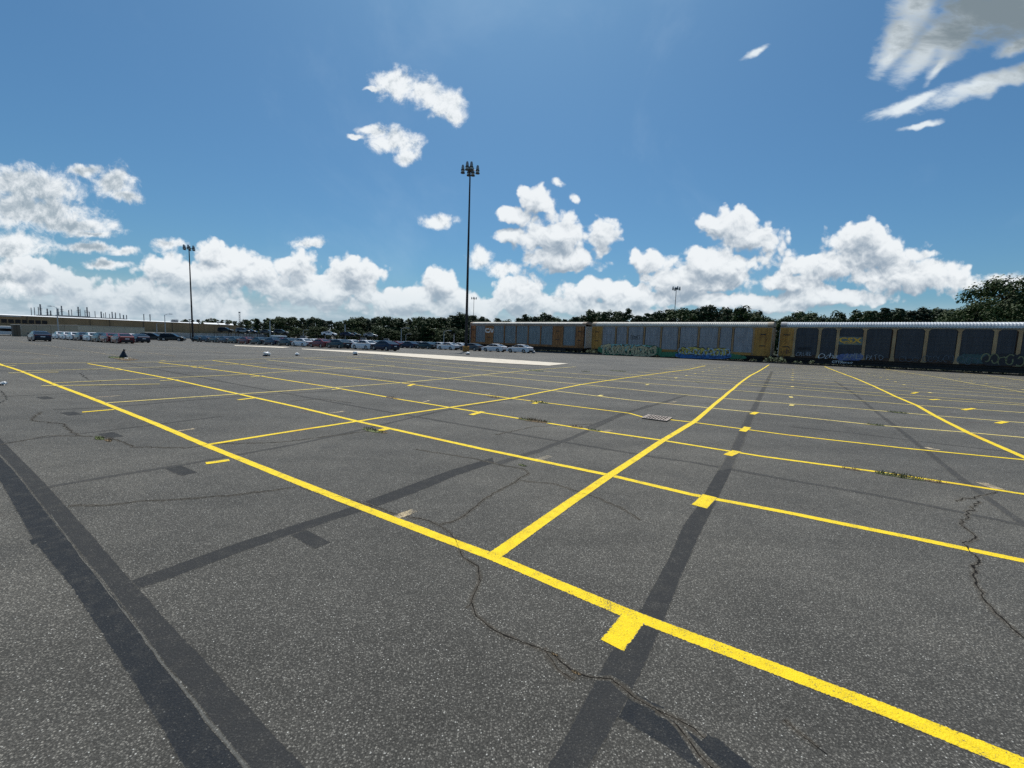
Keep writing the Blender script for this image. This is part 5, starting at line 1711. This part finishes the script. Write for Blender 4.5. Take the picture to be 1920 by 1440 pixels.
# car transporters with cars on the upper deck
def transporter(px, Y, label, cars, yaw):
    p = at_y(px, 630, Y); p.z = terrain(p.x, Y)
    e = empty('car_transporter', p, yaw); tag(e, label, 'car transporter', 'car transporters parked before the trees')
    b = MB(); b.box((-7, -1.2, 0.9), (7, 1.2, 1.05)); b.build('lower_deck', M['mast'], e)
    b = MB(); b.box((-7, -1.2, 2.55), (7, -0.55, 2.63)); b.box((-7, 0.55, 2.55), (7, 1.2, 2.63)); b.build('upper_deck', M['mast'], e)
    for x in (-6.8, -2.4, 2.4, 6.7):
        for s in (-1, 1):
            b = MB(); b.box((x, s * 1.2 - 0.06, 1.052), (x + 0.14, s * 1.2 + 0.06, 2.548)); b.build('deck_post', M['mast'], e)
    for x in (-5.0, -3.9, 5.2):
        for s in (-1, 1):
            b = MB(); b.tube((x, s * 1.2 - 0.15, 0.45), (x, s * 1.2 + 0.1, 0.45), 0.45, n=14); b.build('wheel', M['tyre'], e)
    b = MB(); b.hexa([(7.4, -1.2, 0.6), (9.4, -1.2, 0.6), (9.4, 1.2, 0.6), (7.4, 1.2, 0.6), (7.4, -1.2, 2.3), (9.0, -1.2, 2.3), (9.0, 1.2, 2.3), (7.4, 1.2, 2.3)]); b.build('cab', M['grey_roof'], e)
    c, s_ = math.cos(yaw), math.sin(yaw)
    for (x, colr, kind, lb) in cars:
        put_car(kind, colr, (p.x + c * x, p.y + s_ * x, p.z + 2.635), yaw, lb, None, detail=False)


transporter(445, 150, 'car transporter behind the red sedan of the near middle row, pale car on top', [(-3.6, 'black', 'suv', 'black car on the upper deck of the leftmost transporter'), (2.0, 'silver', 'suv', 'silver car on the upper deck of the leftmost transporter')], R(15))
transporter(484, 152, 'car transporter between the leftmost transporter and the white van', [(-2.6, 'navy', 'sedan', 'navy car left on the upper deck of the transporter left of the white van'), (3.0, 'grey', 'sedan', 'grey car right on the upper deck of the transporter left of the white van')], R(15))
transporter(523, 155, 'car transporter right behind the boxy white van', [(0.8, 'grey', 'suv', 'grey car riding above the boxy white van on a transporter')], R(15))
transporter(633, 140, 'car transporter with a white car up on its deck before the trees', [(-2.6, 'white', 'sedan', 'white car up on a transporter deck before the trees'), (3.2, 'navy', 'sedan', 'navy car right of the white one on the same transporter deck')], R(10))
transporter(678, 145, 'rightmost car transporter, above the white sedan of the near row', [(-2.6, 'black', 'sedan', 'black car on the upper deck of the rightmost transporter'), (3.0, 'silver', 'sedan', 'silver car on the upper deck of the rightmost transporter')], R(10))


def ramp():
    p = at_y(828, 640, 92); p.z = terrain(p.x, 92)
    e = empty('loading_ramp', p, R(-20)); tag(e, 'rust red steel loading ramp behind the last white sedans', 'loading ramp')
    b = MB(); b.hexa([(-5, -1.5, 0.3), (4, -1.5, 1.1), (4, 1.5, 1.1), (-5, 1.5, 0.3), (-5, -1.5, 0.45), (4, -1.5, 1.35), (4, 1.5, 1.35), (-5, 1.5, 0.45)]); b.build('deck', M['base_red'], e)
    for x in (-2, 1, 3.6):
        for s in (-1, 1):
            b = MB(); b.box((x, s * 1.3 - 0.08, 0), (x + 0.15, s * 1.3 + 0.08, 0.45 + (x + 2) * 0.09)); b.build('leg', M['mast'], e)


ramp()


# ------------------------------------------------------------------ small litter
def crumple(name, m, sx, sy, sz, seed, n=14):
    b = MB(); rows = 8
    for j in range(rows + 1):
        ph = math.pi * j / rows
        for i in range(n):
            th = 2 * math.pi * i / n
            v = Vector((math.sin(ph) * math.cos(th), math.sin(ph) * math.sin(th), math.cos(ph)))
            k = 1 + 0.55 * mnoise.noise(v * 2.1 + Vector((seed, 0, 0))) + 0.25 * mnoise.noise(v * 5 + Vector((0, seed, 0)))
            b.v.append((v.x * sx * k, v.y * sy * k, max(0.0, (v.z * k + 0.75) * sz)))
    for j in range(rows):
        for i in range(n):
            i2 = (i + 1) % n
            b.f.append((j * n + i, (j + 1) * n + i, (j + 1) * n + i2, j * n + i2)); b.m.append(0)
    return b.build(name, m)


for i, (px, py, s, lb) in enumerate(((500, 668.0, 0.24, 'small white crumpled litter over black shadow shape, largest left of the concrete strip'), (558, 667, 0.17, 'small grey white litter over black shadow shape between two others before the red sedan'),
                                     (667, 665.5, 0.24, 'small white litter over dark shadow shape touching the long concrete strip edge'), (877, 665, 0.24, 'small white litter lying right below the nearest mast base'),
                                     (1000, 662.5, 0.30, 'pale brown litter beside the tail of the rightmost white sedan'), (4, 722.5, 0.07, 'flat white scrap at the left edge beside the painted lines'))):
    p = at(px, py)
    e = empty('litter', p, i * 1.3); tag(e, lb, 'litter')
    o = crumple('crumpled_sheet', M['white_plastic'] if i != 4 else M['galv'], s, s * 0.8, s * 0.62, i * 3.1 + 1); o.parent = e; o.location = (0, 0.05, s * 0.35)
    o = crumple('shadow_base', M['black_plastic'], s * 1.05, s * 0.9, s * 0.28, i * 1.7 + 4); o.parent = e  # black lump laid under the litter as its shadow
p = at(231, 671)
e = empty('trash_bag', p); tag(e, 'small upright black plastic bag with knotted top on the far left asphalt', 'trash bag')
b = MB()
prof = [(0.24, 0.0), (0.27, 0.06), (0.20, 0.17), (0.13, 0.30), (0.07, 0.38), (0.04, 0.43)]
n = 16
for (r, z) in prof:
    for i in range(n):
        t = 2 * math.pi * i / n; k = 1 + 0.3 * mnoise.noise(Vector((math.cos(t) * 2, math.sin(t) * 2, z * 6)))
        b.v.append((r * k * 0.75 * math.cos(t) + z * 0.12, r * k * math.sin(t) * 0.6, z))
for j in range(len(prof) - 1):
    for i in range(n):
        i2 = (i + 1) % n; b.f.append((j * n + i, j * n + i2, (j + 1) * n + i2, (j + 1) * n + i)); b.m.append(0)
b.build('bag', M['black_plastic'], e)
b = MB(); b.lathe((0.09, 0, 0.42), [(0.02, 0), (0.06, 0.04), (0.05, 0.09), (0.01, 0.11)], 8); b.build('knot', M['black_plastic'], e)
p = at(236.5, 672.5)
o = crumple('paper_scrap', M['white_plastic'], 0.11, 0.07, 0.03, 9); o.location = p
tag(o, 'bright white paper scrap at the foot of the black bag', 'paper scrap')


# ------------------------------------------------------------------ trees
def crown_mesh(name, h, w, n_cl, leaf, kind, seed, lo=0.3, per=34):
    """clumps of leaf faces spread through the crown volume"""
    rnd = random.Random(seed)
    b = MB()
    cl = []
    for i in range(n_cl):
        if kind == 'pine':
            z = h * (lo + (1 - lo) * rnd.random() ** 0.8)
            f = 1.0 - ((z / h - lo) / (1 - lo)) ** 2.2 * 0.75
            r = w * f * math.sqrt(rnd.random()) * 0.9
        else:
            z = h * (lo + (1 - lo) * rnd.random())
            f = math.sqrt(max(0.05, 1 - ((z / h - (lo + 1) / 2 + 0.08) / ((1 - lo) / 2 + 0.1)) ** 2))
            r = w * f * rnd.random() ** 0.4
        a = rnd.uniform(0, 6.283)
        cr = w * (0.22 if kind == 'pine' else 0.27) * rnd.uniform(0.6, 1.3)
        cl.append((Vector((r * math.cos(a), r * math.sin(a), z)), cr))
    for c, cr in cl:
        flat = 0.55 if kind == 'pine' else 0.8
        for k in range(per):
            d = Vector((rnd.gauss(0, 1), rnd.gauss(0, 1), rnd.gauss(0, 1)))
            d.normalize(); d *= cr * rnd.random() ** 0.45
            p = c + Vector((d.x, d.y, d.z * flat))
            n = (d + Vector((rnd.uniform(-1, 1), rnd.uniform(-1, 1), rnd.uniform(-0.4, 1.2))) * cr * 0.7).normalized()
            u = n.orthogonal().normalized(); q = n.cross(u); s = leaf * rnd.uniform(0.6, 1.35)
            rot = rnd.uniform(0, 6.28); u2 = u * math.cos(rot) + q * math.sin(rot); q2 = n.cross(u2)
            b.poly([p + u2 * s, p + q2 * s * 0.55, p - u2 * s * 0.8, p - q2 * s * 0.55])
    me = bpy.data.meshes.new(name); me.from_pydata(b.v, [], b.f); me.materials.append(M['pine'] if kind == 'pine' else M['broad']); me.update()
    return me, cl


def trunk_mesh(name, h, r, cl, seed, limbs=10):
    rnd = random.Random(seed); b = MB()
    pts = [Vector((0, 0, 0))]
    for i in range(5): pts.append(Vector((rnd.uniform(-.12, .12) * i * 0.5, rnd.uniform(-.12, .12) * i * .5, h * 0.92 * (i + 1) / 5)))
    for i in range(5): b.tube(pts[i], pts[i + 1], r * (1 - i * 0.17), r * (1 - (i + 1) * 0.17), 7, cap=False)
    for c, cr in sorted(cl, key=lambda q: rnd.random())[:limbs]:
        z = max(0.2 * h, c.z - 0.12 * h); k = z / (h * 0.92) * 5; i = min(4, int(k)); a = pts[i].lerp(pts[i + 1], k - i)
        b.tube(a, c, r * 0.28, r * 0.08, 5, cap=False)
    me = bpy.data.meshes.new(name); me.from_pydata(b.v, [], b.f); me.materials.append(M['bark']); me.update()
    return me


KINDS = []
for i in range(4):
    h, w = (13.5, 3.3) if i % 2 else (14.5, 3.8)
    me, cl = crown_mesh('crown', h, w, 46, 0.34, 'pine', 50 + i, 0.42 if i < 2 else 0.30, 50)
    KINDS.append(('pine_tree', h, me, trunk_mesh('trunk', h, 0.26, cl, i)))
for i in range(3):
    h, w = (11.5, 4.6)
    me, cl = crown_mesh('crown', h, w, 54, 0.36, 'broad', 80 + i, 0.10, 50)
    KINDS.append(('broadleaf_tree', h, me, trunk_mesh('trunk', h, 0.26, cl, 10 + i)))
BIG = []
for i in range(2):
    h, w = 14.5, 6.2
    me, cl = crown_mesh('crown', h, w, 150, 0.24, 'broad', 180 + i, 0.12, 110)
    BIG.append(('broadleaf_tree', h, me, trunk_mesh('trunk', h, 0.4, cl, 20 + i, 26)))


def put_tree(K, x, y, h, label, group, wide=1.0):
    nm, h0, cm, tm = K
    z = terrain(x, y); s = h / h0
    e = empty(nm, (x, y, z), random.uniform(0, 6.28)); e.scale = (s * wide, s * wide, s)
    tag(e, label, 'tree', group)
    a = bpy.data.objects.new('crown', cm); COL.objects.link(a); a.parent = e
    a = bpy.data.objects.new('trunk', tm); COL.objects.link(a); a.parent = e


def interp(tab, x):
    for i in range(len(tab) - 1):
        if x <= tab[i + 1][0]:
            k = (x - tab[i][0]) / (tab[i + 1][0] - tab[i][0]); return tab[i][1] + (tab[i + 1][1] - tab[i][1]) * max(0, k)
    return tab[-1][1]


# skyline read off the photograph: column, height of tree tops
SKL = [(340, 602), (365, 600.5), (380, 601), (400, 599), (430, 601), (445, 604), (465, 602), (485, 599), (505, 599), (520, 598), (533, 596), (548, 600), (555, 597), (568, 598), (575, 601), (591, 597), (605, 602), (620, 603), (650, 605), (665, 600), (678, 595), (692, 601), (715, 596), (735, 598), (757, 600), (770, 603), (780, 595), (800, 602), (812, 594), (830, 600), (845, 595), (862, 591), (874, 592), (893, 599), (902, 596), (918, 604),
       (928, 598), (945, 609), (955, 603), (963, 597), (975, 602), (990, 590), (1003, 597), (1015, 586), (1026, 596), (1036, 595), (1055, 603), (1072, 600), (1082, 598), (1100, 588), (1117, 590), (1130, 591), (1145, 582), (1157, 592), (1180, 584), (1196, 598), (1221, 589), (1240, 592), (1262, 583), (1280, 584), (1300, 588), (1328, 577), (1350, 581), (1375, 588), (1390, 582), (1411, 581), (1424, 600), (1440, 599), (1455, 606), (1465, 606),
       (1480, 597), (1495, 588), (1505, 592), (1520, 587), (1535, 599), (1545, 602), (1558, 590), (1572, 599), (1590, 600), (1610, 592), (1626, 586), (1645, 590), (1663, 583), (1683, 582), (1700, 590), (1709, 586), (1722, 592), (1743, 579), (1762, 588), (1775, 581), (1795, 592), (1820, 596), (1930, 590)]
nn = 0
lblL = 'dark tree of the distant tree line left of the railcars'
lblR = 'dark tree of the tree line showing above the railcar roofs'
px = 338.0
while px < 905:
    for lay in range(3):
        Y = (250, 268, 290)[lay] + random.uniform(-6, 6)
        if px < 455 and lay < 1: continue
        if px < 455: Y += 130
        q = px + random.uniform(-4, 4) + lay * 5
        top = interp(SKL, q) + (random.uniform(0, 3) if lay != 1 else random.uniform(4, 9)) * (1 if lay else 0.8) - 2.5
        p = at_y(q, top, Y); h = p.z - terrain(p.x, Y)
        K = KINDS[random.choice((0, 1, 2, 3, 4, 5, 6) if lay else (3, 4, 5, 6, 2, 2))]
        put_tree(K, p.x, Y, h, lblL, 'trees of the distant tree line', random.uniform(0.95, 1.3))
    px += 13.5
# fill low growth in front of the far line
px = 455.0
while px < 900:
    Y = 238 + random.uniform(-5, 5); p = at_y(px, 618 + random.uniform(-5, 4), Y); h = p.z - terrain(p.x, Y)
    put_tree(KINDS[random.choice((4, 5, 6))], p.x, Y, h, 'lower bushy tree at the foot of the distant tree line', 'bushy trees in front of the distant tree line', 1.5)
    px += 17
px = 884.0
while px < 1960:
    k = (px - 880) / 1040
    for lay in range(2):
        Yb = 168 - 78 * k
        Y = Yb + (0, 12)[lay] + random.uniform(-3, 3)
        q = px + random.uniform(-5, 5) + lay * 8
        top = interp(SKL, q) - 4.5 + (random.uniform(0, 2.5) if lay == 0 else random.uniform(2, 7))
        p = at_y(q, top, Y); h = p.z - terrain(p.x, Y)
        K = KINDS[random.choice((0, 1, 2, 3, 4, 5, 6) if lay == 0 else (4, 5, 6))]
        put_tree(K, p.x, Y, h, lblR, 'trees showing above the railcars', random.uniform(0.8, 1.1))
    px += 17 + 10 * k
for (q, top, Y, wd, lb, i) in ((1893, 527, 80, 1.0, 'tallest big dark broadleaf tree rising at the right edge', 0), (1850, 566, 76, 1.0, 'lower big broadleaf tree left of the tallest one at the right edge', 1), (1818, 588, 79, 0.9, 'lowest of the big broadleaf trees sloping down at the right edge', 0),
                              (1945, 552, 74, 1.0, 'big broadleaf tree cut off by the right edge', 1)):
    p = at_y(q, top, Y); put_tree(BIG[i], p.x, Y, p.z - terrain(p.x, Y), lb, None, wd)
